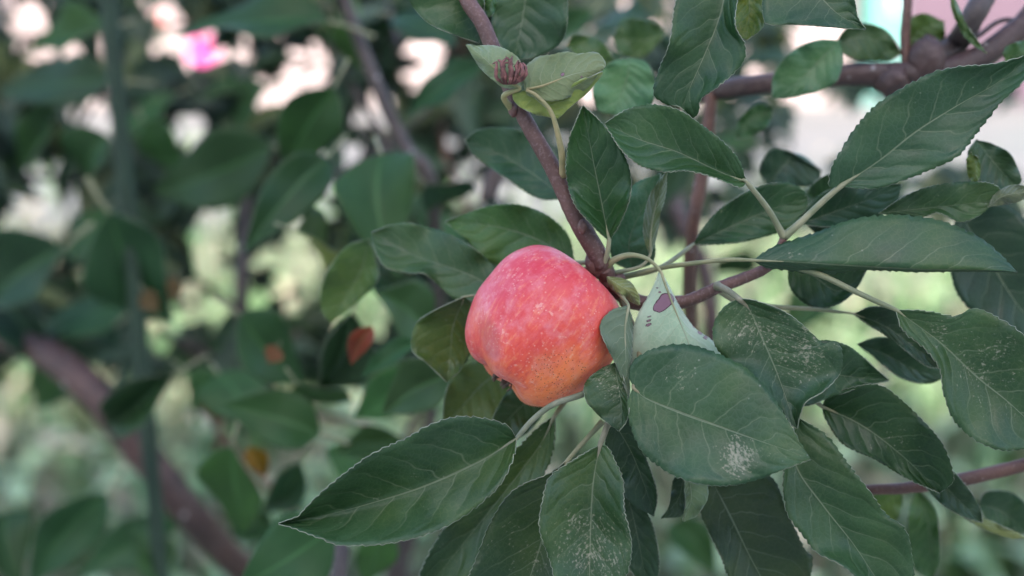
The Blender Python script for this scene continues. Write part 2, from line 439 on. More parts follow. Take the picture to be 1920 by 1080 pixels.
# ------------------------------------------------------------------ apple
def apple():
    root = empty('apple', P(1023, 611, 2.6))
    tag(root, 'ripe red and orange apple hanging beside the leafy shoot', 'apple')
    prof = [(0, .60), (.10, .66), (.24, .80), (.40, .87), (.60, .835), (.81, .68), (.955, .42), (1.0, .12), (.97, -.25), (.88, -.55), (.72, -.80), (.53, -.925), (.37, -.93), (.23, -.88), (.10, -.80), (0, -.785)]
    R = 0.0315
    pr = spline(prof, 90)
    nseg = 128
    V, Fc = [(0, 0, pr[0][1] * R)], []
    for i in range(1, len(pr) - 1):
        r, z = pr[i]
        for k in range(nseg):
            t = 2 * math.pi * k / nseg
            wl = max(0.0, min(1.0, (-z + 0.15) / 0.9))
            ws = max(0.0, min(1.0, (z - 0.3) / 0.6))
            lob = 1 + 0.030 * wl * math.cos(5 * t + 0.6) + 0.02 * ws * math.cos(5 * t) + 0.018 * math.cos(2 * t + 1.0) + 0.012 * math.cos(3 * t + 2.2)
            zz = z * (1 + 0.03 * wl * math.cos(5 * t + .6) * (r > .25)) + 0.05 * r * math.cos(t - 1.2)
            lob *= 1 + 0.010 * math.sin(4 * t + 5 * z) * math.sin(6 * z + 1) + 0.007 * math.sin(9 * t - 4 * z + 2) * (1 - z * z)
            V.append((r * R * lob * math.cos(t), r * R * lob * math.sin(t), zz * R * .97))
    V.append((0, 0, pr[-1][1] * R))
    n = len(pr) - 2
    for k in range(nseg):
        Fc.append((0, 1 + k, 1 + (k + 1) % nseg))
        Fc.append((len(V) - 1, 1 + (n - 1) * nseg + (k + 1) % nseg, 1 + (n - 1) * nseg + k))
    for i in range(n - 1):
        for k in range(nseg):
            a, b = 1 + i * nseg + k, 1 + i * nseg + (k + 1) % nseg
            Fc.append((a, a + nseg, b + nseg, b))
    axis = (RGT * 0.60 + UPV * 0.76 + FWD * 0.10).normalized()
    q = axis.to_track_quat('Z', 'Y').to_matrix()
    inv = q.transposed()
    # blush side of the skin: the cheek that grew towards the light
    up_l = inv @ (UPV * 0.93 - RGT * 0.28 + FWD * .1).normalized()
    spotd = inv @ (RGT * 0.16 - UPV * 0.50 - FWD * 0.84).normalized()
    N = NT('apple_skin')
    co = N.coord('Object')
    def dot(v):
        nd = N.n.new('ShaderNodeVectorMath'); nd.operation = 'DOT_PRODUCT'
        N.put(nd.inputs[0], co); nd.inputs[1].default_value = tuple(v)
        return N.m('MULTIPLY', nd.outputs['Value'], 1.0 / R)
    x, y, z = N.sep(co)
    big = N.noise(co, 45.0, 4.0)
    # streaks that follow the meridians
    nv = N.n.new('ShaderNodeVectorMath'); nv.operation = 'NORMALIZE'; N.put(nv.inputs[0], N.mapping(co, (1, 1, 0.28)))
    streak = N.noise(nv.outputs[0], 7.0, 5.0, 0.65)
    fac = N.m('ADD', N.m('ADD', dot(up_l), 0.18), N.m('MULTIPLY', N.m('SUBTRACT', big, 0.5), 1.1))
    fac = N.m('ADD', fac, N.m('MULTIPLY', N.m('SUBTRACT', streak, 0.5), 0.8))
    st2 = N.noise(nv.outputs[0], 16.0, 6.0, 0.7)
    col = N.mix(N.ramp(fac, -1.7, -0.8), (0.74, 0.26, 0.075), (0.78, 0.150, 0.046))  # lower orange also raised in place of bounce light from below
    col = N.mix(N.ramp(fac, -0.9, 0.0), col, (0.58, 0.062, 0.042))
    col = N.mix(N.ramp(fac, -0.1, 0.75), col, (0.50, 0.036, 0.055))
    col = N.mix(N.m('MULTIPLY', N.ramp(st2, 0.50, 0.66), 0.55), col, (0.46, 0.026, 0.030))
    col = N.mix(N.m('MULTIPLY', N.ramp(st2, 0.48, 0.34), 0.40), col, (0.66, 0.22, 0.10))
    # yellowish eye end
    col = N.mix(N.m('MULTIPLY', N.ramp(N.m('ADD', N.m('DIVIDE', z, R), N.m('MULTIPLY', N.m('SUBTRACT', big, .5), .5)), -1.0, -0.75, 1.0, 0.0), 0.55), col, (0.58, 0.22, 0.085))
    # darker red stipple
    col = N.mix(N.m('MULTIPLY', N.ramp(N.noise(co, 160.0, 4.0), 0.52, 0.68), 0.35), col, (0.468, 0.026, 0.0286))
    # waxy bloom
    bl = N.m('MULTIPLY', N.ramp(N.noise(co, 110.0, 5.0, 0.7), 0.42, 0.75), 0.30)
    col = N.mix(bl, col, (0.65, 0.364, 0.403))
    # pale lenticels in two sizes
    v1 = N.ramp(N.voro(co, 360.0), 0.06, 0.24, 1.0, 0.0)
    g1 = N.ramp(N.noise(co, 150.0, 1.0), 0.40, 0.58)
    v2 = N.ramp(N.voro(co, 620.0), 0.10, 0.26, 1.0, 0.0)
    g2 = N.ramp(N.noise(co, 90.0, 2.0), 0.48, 0.60)
    fl = N.m('MULTIPLY', N.ramp(N.noise(co, 380.0, 3.0, 0.6), 0.56, 0.70), N.ramp(N.noise(co, 75.0, 2.0), 0.42, 0.62))
    len_ = N.m('MAXIMUM', N.m('MULTIPLY', N.m('MULTIPLY', v1, g1), 0.6), N.m('MULTIPLY', N.m('MULTIPLY', v2, g2), 0.8))
    len_ = N.m('MAXIMUM', len_, N.m('MULTIPLY', fl, 0.75))
    col = N.mix(N.m('MULTIPLY', len_, 0.46), col, (0.676, 0.468, 0.364))
    # russet patch with dark specks on the lower cheek
    near = N.ramp(N.m('ADD', dot(spotd), N.m('MULTIPLY', N.m('SUBTRACT', N.noise(co, 120.0, 3.0), .5), 0.16)), 0.90, 1.02)
    col = N.mix(N.m('MULTIPLY', near, 0.30), col, (0.442, 0.195, 0.039))
    dk = N.m('MULTIPLY', N.ramp(N.voro(co, 900.0), 0.14, 0.26, 1.0, 0.0), N.ramp(N.m('ADD', near, N.m('MULTIPLY', N.noise(co, 200., 2.), .5)), 0.62, 0.9))
    col = N.mix(N.m('MULTIPLY', dk, 0.85), col, (0.05, 0.016, 0.008))
    spd2 = inv @ (-RGT * 0.78 - UPV * 0.02 - FWD * 0.62).normalized()
    col = N.mix(N.m('MULTIPLY', N.ramp(N.m('ADD', dot(spd2), N.m('MULTIPLY', N.noise(co, 300., 3.), .02)), 0.985, 1.02), 0.4), col, (0.22, 0.035, 0.04))
    N.set(Base_Color=col, Roughness=N.ramp(big, 0.3, 0.7, 0.36, 0.48))
    N.bsdf.inputs['Specular IOR Level'].default_value = 0.36
    N.set(Subsurface_Weight=0.06, Subsurface_Scale=0.004, Subsurface_Radius=(1.0, 0.3, 0.15), Sheen_Weight=0.04, Sheen_Roughness=0.4)
    N.bump(N.m('ADD', N.m('MULTIPLY', len_, 0.4), N.noise(co, 140.0, 3.0)), 0.25, 0.0005)
    body = mesh_obj('skin', V, Fc, N.mat, root)
    body.rotation_euler = q.to_euler()
    # calyx: five dried sepals in the eye basin
    M_CAL = simple('dry_calyx', (0.10, 0.065, 0.045), 0.9, 0.4, 500)
    V, Fc = [], []
    for k in range(5):
        t = 2 * math.pi * k / 5 + .3
        for (rr, zz, w) in ((.03, -.79, .05), (.10, -.83, .06), (.14, -.90, .035), (.12, -.96, .008)):
            for s in (-1, 1):
                V.append(((rr * math.cos(t) - s * w * math.sin(t)) * R, (rr * math.sin(t) + s * w * math.cos(t)) * R, zz * R * 1.03))
        b = len(V) - 8
        for i in range(3):
            Fc.append((b + 2 * i, b + 2 * i + 1, b + 2 * i + 3, b + 2 * i + 2))
    c = mesh_obj('calyx', V, Fc, M_CAL, root)
    c.rotation_euler = q.to_euler()
    sm = c.modifiers.new('thick', 'SOLIDIFY'); sm.thickness = 0.0004
    # stem up to the spur
    o = root.location
    st = [o + axis * (R * .58), o + axis * (R * .85) + RGT * .0015, P(1118, 498, 2.5)]
    V, Fc = tube_geo([p - o for p in [Vector(x) for x in spline([tuple(s) for s in st], 12)]], np.linspace(.0011, .0019, 12), 8, 0.05)
    mesh_obj('stem', V, Fc, M_SHOOT, root)
apple()

# ------------------------------------------------------------------ apple tree
T0 = Vector((-0.10, 1.42, 0.0))
tree = empty('apple_tree', T0)
tag(tree, 'young apple tree with reddish brown shoots and dark green serrated leaves', 'tree')

def rel(p):
    return Vector(p) - T0

TWIGS = []
def branch(name, pts, rpx, mat, label=None, sides=12, bumps=0.03, n=None, seed=0):
    """pts: (px, py, depth cm); rpx: half widths in photo pixels at each end or per point"""
    w = [P(*p) for p in pts]
    n = n or max(24, 12 * len(pts))
    c = spline([tuple(p) for p in w], n)
    rr = [r * px_m(p[2]) for r, p in zip(rpx if len(rpx) == len(pts) else np.linspace(rpx[0], rpx[-1], len(pts)), pts)]
    radii = np.interp(np.linspace(0, 1, n), np.linspace(0, 1, len(rr)), rr)
    o0 = Vector(c[0])
    V, Fc = tube_geo([Vector(p) - o0 for p in c], radii, sides, bumps, seed)
    ob = mesh_obj(name, V, Fc, mat, tree, rel(o0))
    if label:
        ob['label'] = label
    TWIGS.append((c, radii))
    return ob

# trunk and limbs (the trunk rises below and left of the picture)
branch('trunk', [(560, 3400, 84), (548, 2300, 83), (540, 1500, 82), (490, 1130, 70), (425, 1040, 58), (345, 950, 52), (262, 842, 50), (172, 732, 50), (60, 645, 54), (-70, 590, 70), (-260, 420, 84), (-330, 100, 86), (-300, -300, 88)],
       [64, 52, 44, 37, 34, 32, 31, 31, 30, 29, 28, 25, 20], M_BARK, 'thick pinkish brown limb slanting through the blurred lower left', 18, 0.035, 120)
branch('limb', [(548, 2300, 83), (800, 1500, 62), (1500, 1290, 40), (2150, 1000, 24), (2250, 500, 14), (2150, 100, 10), (1990, -20, 12), (1920, 48, 11.5), (1830, 112, 11), (1760, 135, 11), (1690, 140, 11), (1600, 138, 11.5), (1500, 150, 12), (1380, 163, 13), (1300, 180, 16)],
       [44, 40, 36, 32, 28, 22, 18, 15, 16, 24, 27, 23, 23, 22, 16], M_LIMB, 'knobbly brown horizontal branch at the upper right', 16, 0.05, 150)
branch('limb', [(540, 1500, 82), (700, 1180, 70), (790, 900, 60), (820, 600, 50), (806, 345, 36), (762, 280, 36), (705, 155, 36), (650, 10, 36), (600, -160, 34), (500, -500, 30)], [40, 34, 28, 22, 15, 15, 14, 13, 12, 9], M_DARK, None, 12, 0.04, 90)
# the main shoot and the spur that carries the apple
branch('shoot', [(760, -420, 6), (815, -160, 4), (872, -10, 2.4), (905, 45, 2.0), (940, 130, 1.7), (985, 225, 1.5), (1040, 322, 1.5), (1082, 410, 1.7), (1112, 462, 1.9), (1130, 500, 2.1)], [17, 16, 15, 15.5, 15.5, 15, 14, 15, 18, 19], M_SHOOT, 'speckled reddish brown shoot running from the top edge to the apple', 16, 0.02, 110)
branch('shoot', [(500, -500, 30), (560, -620, 18), (660, -600, 9), (760, -420, 6)], [12, 14, 16, 17], M_SHOOT, None, 12)
branch('twig', [(1130, 500, 2.1), (1150, 535, 2.8), (1200, 568, 3.0), (1280, 566, 2.6), (1345, 540, 2.2), (1440, 500, 2.2), (1470, 445, 2.0)], [18, 17, 15, 12, 11, 10, 7], M_SHOOT, None, 12)
branch('twig', [(1336, 150, 14), (1330, 220, 14), (1318, 320, 14), (1300, 420, 14), (1292, 520, 16), (1300, 640, 22), (1330, 800, 30)], [12, 13, 13, 14, 14, 13, 12], M_RUST, 'rust brown upright twig behind the right hand leaves', 12)
branch('twig', [(1250, 330, 62), (1285, 430, 60), (1318, 500, 60), (1335, 600, 60), (1330, 700, 62), (1345, 900, 62)], [15, 16, 17, 17, 17, 17], M_LIMB, None, 12)
branch('twig', [(1700, 130, 11), (1697, 70, 11), (1702, 0, 11), (1706, -120, 12)], [10, 9, 9, 8], M_RUST, None, 10)
branch('twig', [(1745, 110, 11), (1790, 85, 12), (1825, 30, 10), (1860, -40, 11), (1900, -160, 12)], [26, 22, 22, 19, 14], M_DARK, None, 12)
branch('twig', [(1735, 135, 11), (1830, 70, 11.5), (1880, 38, 12), (1935, 45, 12)], [6, 5, 5, 4], M_DARK, None, 8)
branch('twig', [(2150, 1000, 24), (1990, 850, 7), (1920, 872, 6.5), (1800, 900, 6.2), (1700, 915, 6), (1635, 918, 6), (1560, 925, 7)], [16, 12, 11, 11, 12, 13, 8], M_RUST, 'red brown twig crossing the lower right corner', 12)
branch('twig', [(460, 340, 55), (456, 450, 55), (453, 560, 55), (470, 700, 58)], [11, 12, 13, 13], M_DARK, None, 10)
branch('twig', [(-60, 225, 70), (40, 198, 70), (110, 182, 70), (200, 178, 72), (280, 170, 76)], [11, 10, 8, 7, 5], M_BARK, None, 10)
branch('twig', [(925, 320, 26), (915, 370, 26), (940, 300, 26)], [14, 14, 13], M_DARK, None, 10)
branch('twig', [(620, 1180, 22), (640, 1030, 24), (610, 1050, 26), (560, 1010, 30)], [18, 16, 14, 10], M_DARK, None, 10)
branch('twig', [(420, 900, 95), (410, 790, 92), (395, 720, 90), (360, 650, 90)], [10, 9, 8, 6], M_RUST, None, 10)

def blob(name, px, py, d, rpx, mat, label=None, sq=(1, 1, 1), seed=0, bump=0.12):
    c = P(px, py, d); r0 = rpx * px_m(d)
    g = np.random.default_rng(seed)
    V, Fc = [], []
    nu, nv = 24, 14
    ph = g.uniform(0, 6, 6)
    for j in range(nv + 1):
        th = math.pi * j / nv
        for i in range(nu):
            a = 2 * math.pi * i / nu
            r = r0 * (1 + bump * (math.sin(3 * a + ph[0]) * math.sin(2 * th + ph[1]) + math.sin(5 * a + ph[2]) * math.sin(4 * th + ph[3]) * .6))
            V.append((r * sq[0] * math.sin(th) * math.cos(a), r * sq[1] * math.sin(th) * math.sin(a), r * sq[2] * math.cos(th)))
    for j in range(nv):
        for i in range(nu):
            a, b = j * nu + i, j * nu + (i + 1) % nu
            Fc.append((a, a + nu, b + nu, b))
    ob = mesh_obj(name, V, Fc, mat, tree, rel(c))
    if label:
        ob['label'] = label
    return ob
blob('spur', 1122, 492, 2.2, 24, M_SHOOT, 'knobbly spur where the apple and leaf stalks meet', (1, 1, 1.2), 3, 0.10)
blob('spur', 1148, 528, 2.6, 20, M_SHOOT, None, (1.2, 1, 1), 4, 0.12)
blob('knot', 1738, 112, 10.8, 34, M_LIMB, 'round knot swelling on the upper right branch', (1.0, 1, 1.25), 5, 0.10)
blob('knot', 1676, 150, 10.9, 30, M_LIMB, None, (1.2, 1, .95), 6, 0.20)
# small buds along the main shoot
for (bx, by) in ((1055, 325), (962, 205), (1092, 425)):
    blob('bud', bx, by, 1.3, 10, M_SHOOT, None, (.9, .9, 1.4), bx, 0.08)

# ---- leaves
def finish_leaf(me):
    me.materials.append(M_TOP); me.materials.append(M_UND); me.materials.append(M_RIM)

def thicken(o, t):
    sm = o.modifiers.new('blade_thickness', 'SOLIDIFY')
    sm.thickness = t; sm.offset = -1.0; sm.material_offset = 1; sm.material_offset_rim = 2
    sm.use_rim = True

def leaf(mid, left, right, d=(0, 0, 0), fold=(-.5, -.5), stalk=None, stalk_w=6.0, under=False, tint=(1, 1, 1), spots=(), lesions=(), teeth=1.0, wave=0.20, label=None, nu=8, nv=120, seed=None, name='leaf', ptint=(1, 1, 1), side_d=None):
    """mid/left/right: outline and midrib through photo pixels from base to tip, d: depth at base, middle, tip (cm),
    fold: how far each margin comes forward (-) or falls back (+) in cm, stalk: (px, py, depth) from twig to base"""
    g = np.random.default_rng(seed if seed is not None else int(abs(mid[0][0] * 7 + mid[-1][1] * 13)))
    Mc, Lc, Rc = (spline(c, nv + 1) for c in (mid, [mid[0]] + list(left) + [mid[-1]], [mid[0]] + list(right) + [mid[-1]]))
    v = np.linspace(0, 1, nv + 1)
    D = d[0] * (1 - v) * (1 - 2 * v) + d[1] * 4 * v * (1 - v) + d[2] * v * (2 * v - 1)
    L = [np.linalg.norm(np.diff(Mc, axis=0), axis=1).sum()][0]
    ph = g.uniform(0, 6.28, 6)
    verts, luv, spot, les = [], [], [], []
    for j in range(nv + 1):
        for i in range(-nu, nu + 1):
            a = abs(i) / nu
            E = Lc[j] if i < 0 else Rc[j]
            p = Mc[j] + (E - Mc[j]) * a
            if a == 1.0 and 0.04 < v[j] < 0.97:
                out = E - Mc[j]; nrm = np.linalg.norm(out) + 1e-6
                tooth = ((j + (2 if i < 0 else 0) + int(1.4 * math.sin(j * .23 + ph[1]))) % 4) / 3.0
                p = p + out / nrm * (tooth - .6) * min(3.2, 0.008 * L) * teeth * (0.25 + 1.3 * g.random())
            env = math.sin(math.pi * min(1, max(0, v[j]))) ** 0.6
            f = fold[0] if i < 0 else fold[1]
            dd = D[j] + f * (a ** 1.25) * env
            k = 0 if i < 0 else 3
            dd += wave * a * a * env * (math.sin(9 * v[j] + ph[k]) + .6 * math.sin(17 * v[j] + ph[k + 1]) + .4 * math.sin(29 * v[j] + ph[k + 2]))
            # blade bulges a little between the side veins
            dd += 0.10 * env * math.sin(2.6 * i / nu + ph[2]) * math.sin(6.5 * v[j] + ph[4])
            dd += 0.014 * math.sin(a * math.pi) * math.cos(2 * math.pi * 7.5 * (v[j] - .17 * a - .1 * a * a))
            verts.append(P(p[0], p[1], dd))
            luv.append((i / nu, v[j], 0.0))
            s = 0.0
            for (sx, sy, sr, sk) in spots:
                q = math.hypot(p[0] - sx, p[1] - sy) / (sr * 1.5)
                s = max(s, sk * max(0.0, 1 - q) ** .8)
            spot.append(s)
            l = 0.0
            for (sx, sy, sr) in lesions:
                q = math.hypot(p[0] - sx, p[1] - sy) / sr
                l = max(l, max(0.0, 1 - 0.5 * q * q) if q < 1.41 else 0)
            les.append(l)
    w = 2 * nu + 1
    faces = []
    for j in range(nv):
        for i in range(w - 1):
            a = j * w + i
            faces.append((a, a + 1, a + w + 1, a + w))
    o0 = verts[nu].copy()
    # which side looks at the camera
    q = faces[(nv // 2) * (w - 1) + nu // 2]; q2 = faces[(nv // 2) * (w - 1) + nu + nu // 2]
    def facing(q):
        n = (verts[q[1]] - verts[q[0]]).cross(verts[q[3]] - verts[q[0]])
        return n.dot(CAM - verts[q[0]])
    front = facing(q) + facing(q2) > 0
    if front == under:
        faces = [f[::-1] for f in faces]
    me = bpy.data.meshes.new(name)
    me.from_pydata([tuple(p - o0) for p in verts], [], faces)
    finish_leaf(me)
    me.polygons.foreach_set('use_smooth', [True] * len(me.polygons))
    at = me.attributes.new('luv', 'FLOAT_VECTOR', 'POINT'); at.data.foreach_set('vector', np.array(luv, 'f').ravel())
    at = me.attributes.new('spot', 'FLOAT', 'POINT'); at.data.foreach_set('value', np.array(spot, 'f'))
    at = me.attributes.new('lesion', 'FLOAT', 'POINT'); at.data.foreach_set('value', np.array(les, 'f'))
    o = bpy.data.objects.new(name, me)
    COL.objects.link(o)
    o.parent = tree; o.location = rel(o0)
    jt = g.uniform(-1, 1)
    o.color = (tint[0] * (1 + .12 * jt), tint[1] * (1 + .05 * jt), tint[2] * (1 - .10 * jt), 1)
    thicken(o, 0.0004)
    if label:
        o['label'] = label
    if stalk:
        pts = [P(*s) for s in stalk] + [P(Mc[0][0], Mc[0][1], D[0] - 0.02)] + [P(Mc[j][0], Mc[j][1], D[j] + (.03 * (j / 14) if not under else -.02)) for j in ((4, 9, 14) if not under else (8, 20, 40, 62))]
        c = spline([tuple(p) for p in pts], 40)
        r0 = stalk_w * px_m(d[0])
        rad = np.interp(np.linspace(0, 1, 40), [0, .06, .2, .75, 1] if not under else [0, .05, .2, .5, 1], [r0 * 1.35, r0 * 1.2, r0, r0 * (.8 if not under else .55), r0 * .15])
        V, Fc = tube_geo([Vector(p) - o0 for p in c], rad, 10)
        pe = mesh_obj('petiole', V, Fc, M_PET, o)
        pe.color = (*ptint, 1)
    return o

BLUE = (0.95, 1.02, 1.12)
# ---------------- the leaves round the apple, traced
leaf([(968, 822), (905, 862), (800, 910), (690, 945), (600, 968), (522, 982)],
     [(950, 797), (905, 784), (860, 781), (810, 795), (760, 822), (700, 850), (650, 885), (600, 925), (565, 962), (556, 970)],
     [(962, 860), (940, 905), (900, 945), (850, 980), (790, 1005), (720, 1020), (640, 1022), (590, 1005), (550, 990)],
     (0.6, 0.3, 0.4), (-1.5, -1.7), [(1150, 690, 1.8), (1100, 735, 0.5), (1040, 757, 0.2), (1000, 786, .4)], 6.5, label='long serrated leaf pointing left below the apple',
     spots=[(700, 930, 16, .5), (778, 888, 10, .7), (640, 985, 30, .25)], ptint=(.75, .8, .9))
leaf([(1040, 780), (1015, 830), (960, 905), (860, 1030), (780, 1130)], [(1010, 800), (960, 850), (880, 930), (820, 1010), (785, 1080)], [(1040, 830), (1030, 870), (1000, 925), (940, 1010), (870, 1100), (820, 1130)],
     (3.0, 4.2, 5.0), (-.4, -.9), [(1120, 560, 3), (1090, 700, 3.2)], 6, tint=(1.25, 1.15, .95))
leaf([(1065, 862), (1035, 950), (1008, 1040), (960, 1180)], [(1030, 888), (965, 918), (922, 975), (890, 1055), (870, 1110), (900, 1160)], [(1090, 900), (1100, 980), (1080, 1080), (1020, 1150)],
     (1.4, 1.6, 1.2), (-1.0, -.4), [(1130, 790, 1.8)], 5, tint=(.82, .85, .85), spots=[(1010, 1060, 60, .55), (960, 1000, 80, .3)])
leaf([(1125, 835), (1113, 900), (1108, 980), (1105, 1080), (1100, 1180)], [(1098, 848), (1060, 872), (1030, 895), (1018, 935), (1012, 990), (1030, 1050), (1055, 1120)],
     [(1140, 838), (1152, 862), (1168, 900), (1170, 955), (1184, 1020), (1175, 1080), (1150, 1140)], (.4, -.2, -.8), (-1.1, -.9), [(1155, 720, 1.6), (1148, 765, 1.0), (1136, 805, .5)], 7,
     label='leaf with tan scab patches hanging straight down at the bottom edge', spots=[(1110, 1030, 75, .8), (1085, 990, 40, .7), (1130, 1000, 55, .6), (1070, 960, 25, .4)], ptint=(.75, .72, .8), wave=.18)
leaf([(1150, 790), (1185, 850), (1212, 920), (1226, 968)], [(1135, 830), (1150, 900), (1185, 945)], [(1180, 780), (1212, 860), (1232, 925)], (2.0, 2.4, 2.6), (-.3, -.5), tint=(.62, .72, .82))
leaf([(1168, 900), (1190, 980), (1215, 1110)], [(1150, 950), (1165, 1040)], [(1205, 945), (1228, 1000), (1236, 1070)], (3.5, 3.6, 4.0), (-.3, -.4), tint=(.75, .82, .8))
leaf([(1187, 725), (1212, 747), (1280, 775), (1350, 800), (1420, 825), (1470, 842), (1520, 861)],
     [(1178, 700), (1192, 672), (1235, 650), (1290, 645), (1340, 660), (1400, 690), (1448, 742), (1480, 792), (1500, 828)],
     [(1176, 760), (1185, 810), (1210, 855), (1260, 890), (1310, 907), (1370, 910), (1420, 900), (1470, 880)], (-.2, -.9, -2.2), (.5, -.5), [(1165, 560, 2.6), (1196, 640, 1.8), (1196, 700, .7)], 5.5,
     label='broad rounded leaf with a pale scab patch right of the apple', tint=(1.08, 1.08, 1.12), spots=[(1385, 855, 38, 1.1), (1270, 700, 36, .5), (1235, 850, 40, .3), (1440, 850, 22, .3)], ptint=(.9, .8, .75))
leaf([(1178, 573), (1172, 620), (1174, 680), (1178, 748)], [(1150, 580), (1128, 600), (1125, 622), (1138, 652), (1157, 690), (1170, 725)], [(1186, 600), (1184, 660), (1181, 710)],
     (.8, 0.2, 0.2), (-.3, .2), [(1150, 540, 2.2), (1165, 555, 1.4)], 4, under=True, tint=(.62, .64, .58), nv=72)
leaf([(1152, 680), (1160, 725), (1166, 770), (1160, 808)], [(1128, 690), (1098, 716), (1097, 745), (1115, 772), (1138, 792)], [(1163, 692), (1175, 735), (1179, 765), (1174, 790)],
     (.5, .1, -.1), (-.3, -.3), tint=(.95, .9, .92), spots=[(1150, 728, 26, .75), (1122, 715, 14, .7), (1140, 700, 20, .8)], nv=72, seed=3)
leaf([(1238, 508), (1252, 545), (1270, 592), (1292, 648), (1312, 720)], [(1228, 530), (1216, 555), (1196, 590), (1184, 625), (1178, 672), (1200, 700), (1260, 720)],
     [(1258, 546), (1276, 580), (1302, 616), (1335, 640), (1352, 672), (1340, 710)], (1.2, .8, 1.0), (.7, 1.6), [(1140, 500, 2.0), (1152, 487, 1.7), (1182, 478, 1.3), (1215, 486, 1.2)], 5.5, under=True,
     tint=(2.2, 2.1, 2.25), lesions=[(1249, 563, 13), (1242, 571, 12), (1234, 577, 9), (1216, 609, 3), (1218, 601, 2.5), (1219, 594, 2), (1233, 540, 2), (1238, 548, 2), (1302, 612, 5), (1312, 624, 5), (1322, 634, 4)], label='pale leaf underside with a purple blotch beside the apple', ptint=(1.15, 1.1, 1.0))
leaf([(1385, 560), (1406, 582), (1430, 635), (1455, 695), (1475, 750), (1494, 803)], [(1358, 575), (1338, 606), (1338, 640), (1358, 672), (1400, 705), (1445, 750), (1480, 792)],
     [(1420, 565), (1480, 590), (1530, 632), (1545, 645), (1568, 640), (1580, 665), (1576, 698), (1545, 732), (1512, 752), (1500, 778)], (.4, .3, -.4), (-.3, -.8), [(1345, 536, 2.0), (1365, 545, 1.0)], 7,
     label='leaf heavily flecked with white scab right of the pale underside', spots=[(1400, 615, 50, .75), (1500, 655, 60, .85), (1440, 620, 45, .7), (1470, 690, 40, .4), (1540, 680, 30, .25)], ptint=(.85, .8, .9), wave=.25)
leaf([(1490, 690), (1550, 700), (1610, 708), (1666, 713)], [(1530, 640), (1590, 648), (1640, 690)], [(1500, 758), (1550, 748), (1610, 727)], (2.0, 2.4, 2.6), (-.3, -.5), tint=(.9, .95, .95))
leaf([(1542, 762), (1620, 800), (1700, 862), (1762, 924)], [(1552, 745), (1592, 728), (1650, 722), (1702, 760), (1752, 812), (1776, 850), (1788, 900)], [(1548, 785), (1580, 832), (1640, 862), (1700, 897)],
     (3.0, 2.6, 2.4), (-.9, -.4), [(1480, 700, 3), (1510, 735, 3)], 5, tint=(.50, .68, .45), spots=[(1640, 845, 50, .35), (1680, 830, 50, .35)], label='dark green leaf against the pale lawn at lower right')
leaf([(1500, 785), (1490, 830), (1495, 880), (1545, 950), (1600, 1020), (1640, 1080), (1690, 1150)], [(1478, 830), (1468, 900), (1475, 960), (1502, 1000), (1530, 1035), (1572, 1056), (1605, 1082), (1650, 1130)],
     [(1550, 815), (1590, 868), (1630, 920), (1660, 962), (1696, 990), (1709, 1030), (1714, 1080), (1708, 1130)], (1.2, .9, .4), (-.7, -.6), tint=(.85, .95, .92), label='large smooth leaf sloping down at the lower right', wave=.2)
leaf([(1335, 900), (1375, 980), (1412, 1055), (1460, 1140)], [(1318, 930), (1314, 962), (1332, 1005), (1352, 1045), (1370, 1090), (1410, 1130)], [(1440, 890), (1476, 960), (1510, 1030), (1524, 1048), (1510, 1110)],
     (3.6, 3.6, 4.0), (-.8, -.4), tint=(.82, .72, .62), wave=.25)
leaf([(1680, 581), (1760, 640), (1830, 705), (1900, 762), (1990, 850)], [(1735, 583), (1790, 592), (1828, 578), (1880, 600), (1925, 635), (1970, 710)], [(1694, 620), (1735, 655), (1762, 692), (1770, 740), (1790, 790), (1830, 826), (1880, 845), (1930, 842)],
     (.6, .4, .0), (-.6, -.6), [(1475, 495, 2.0), (1540, 516, 1.4), (1600, 545, 1.0), (1650, 568, .7)], 6, label='white flecked leaf at the right edge', tint=(.95, .98, .98),
     spots=[(1760, 620, 38, .65), (1830, 690, 55, .55), (1800, 650, 60, .45), (1870, 670, 60, .55), (1880, 760, 60, .35), (1840, 740, 30, .45)], ptint=(.8, .85, .8))
leaf([(1600, 588), (1660, 612), (1720, 655), (1768, 690)], [(1640, 575), (1700, 590), (1750, 650)], [(1630, 610), (1690, 650), (1735, 685)], (4, 4, 4), (-.3, -.3), [(1345, 542, 2.4), (1385, 566, 3.2), (1450, 575, 3.6), (1530, 580, 3.8)], 5, tint=(.60, .66, .80))
leaf([(1608, 645), (1660, 665), (1720, 695), (1775, 705)], [(1650, 632), (1710, 645), (1760, 680)], [(1640, 672), (1690, 708), (1740, 720)], (6, 6, 6), (-.3, -.3), tint=(.72, .85, .85))
leaf([(1412, 488), (1500, 492), (1600, 499), (1720, 505), (1820, 506), (1907, 510)], [(1450, 462), (1530, 435), (1600, 410), (1680, 402), (1750, 410), (1810, 430), (1852, 455), (1882, 482)],
     [(1435, 502), (1470, 507), (1545, 516), (1600, 508), (1660, 508), (1720, 511), (1790, 510), (1850, 510)], (1.2, .7, .6), (.9, 1.2), [(1150, 525, 2.9), (1235, 503, 2.6), (1330, 490, 1.6), (1375, 487, 1.3)], 5, tint=(1.0, 1.03, 1.05),
     spots=[(1480, 480, 12, .8), (1498, 478, 8, .8)], label='long flat leaf reaching right across the middle', ptint=(.9, .9, .8), wave=.22)
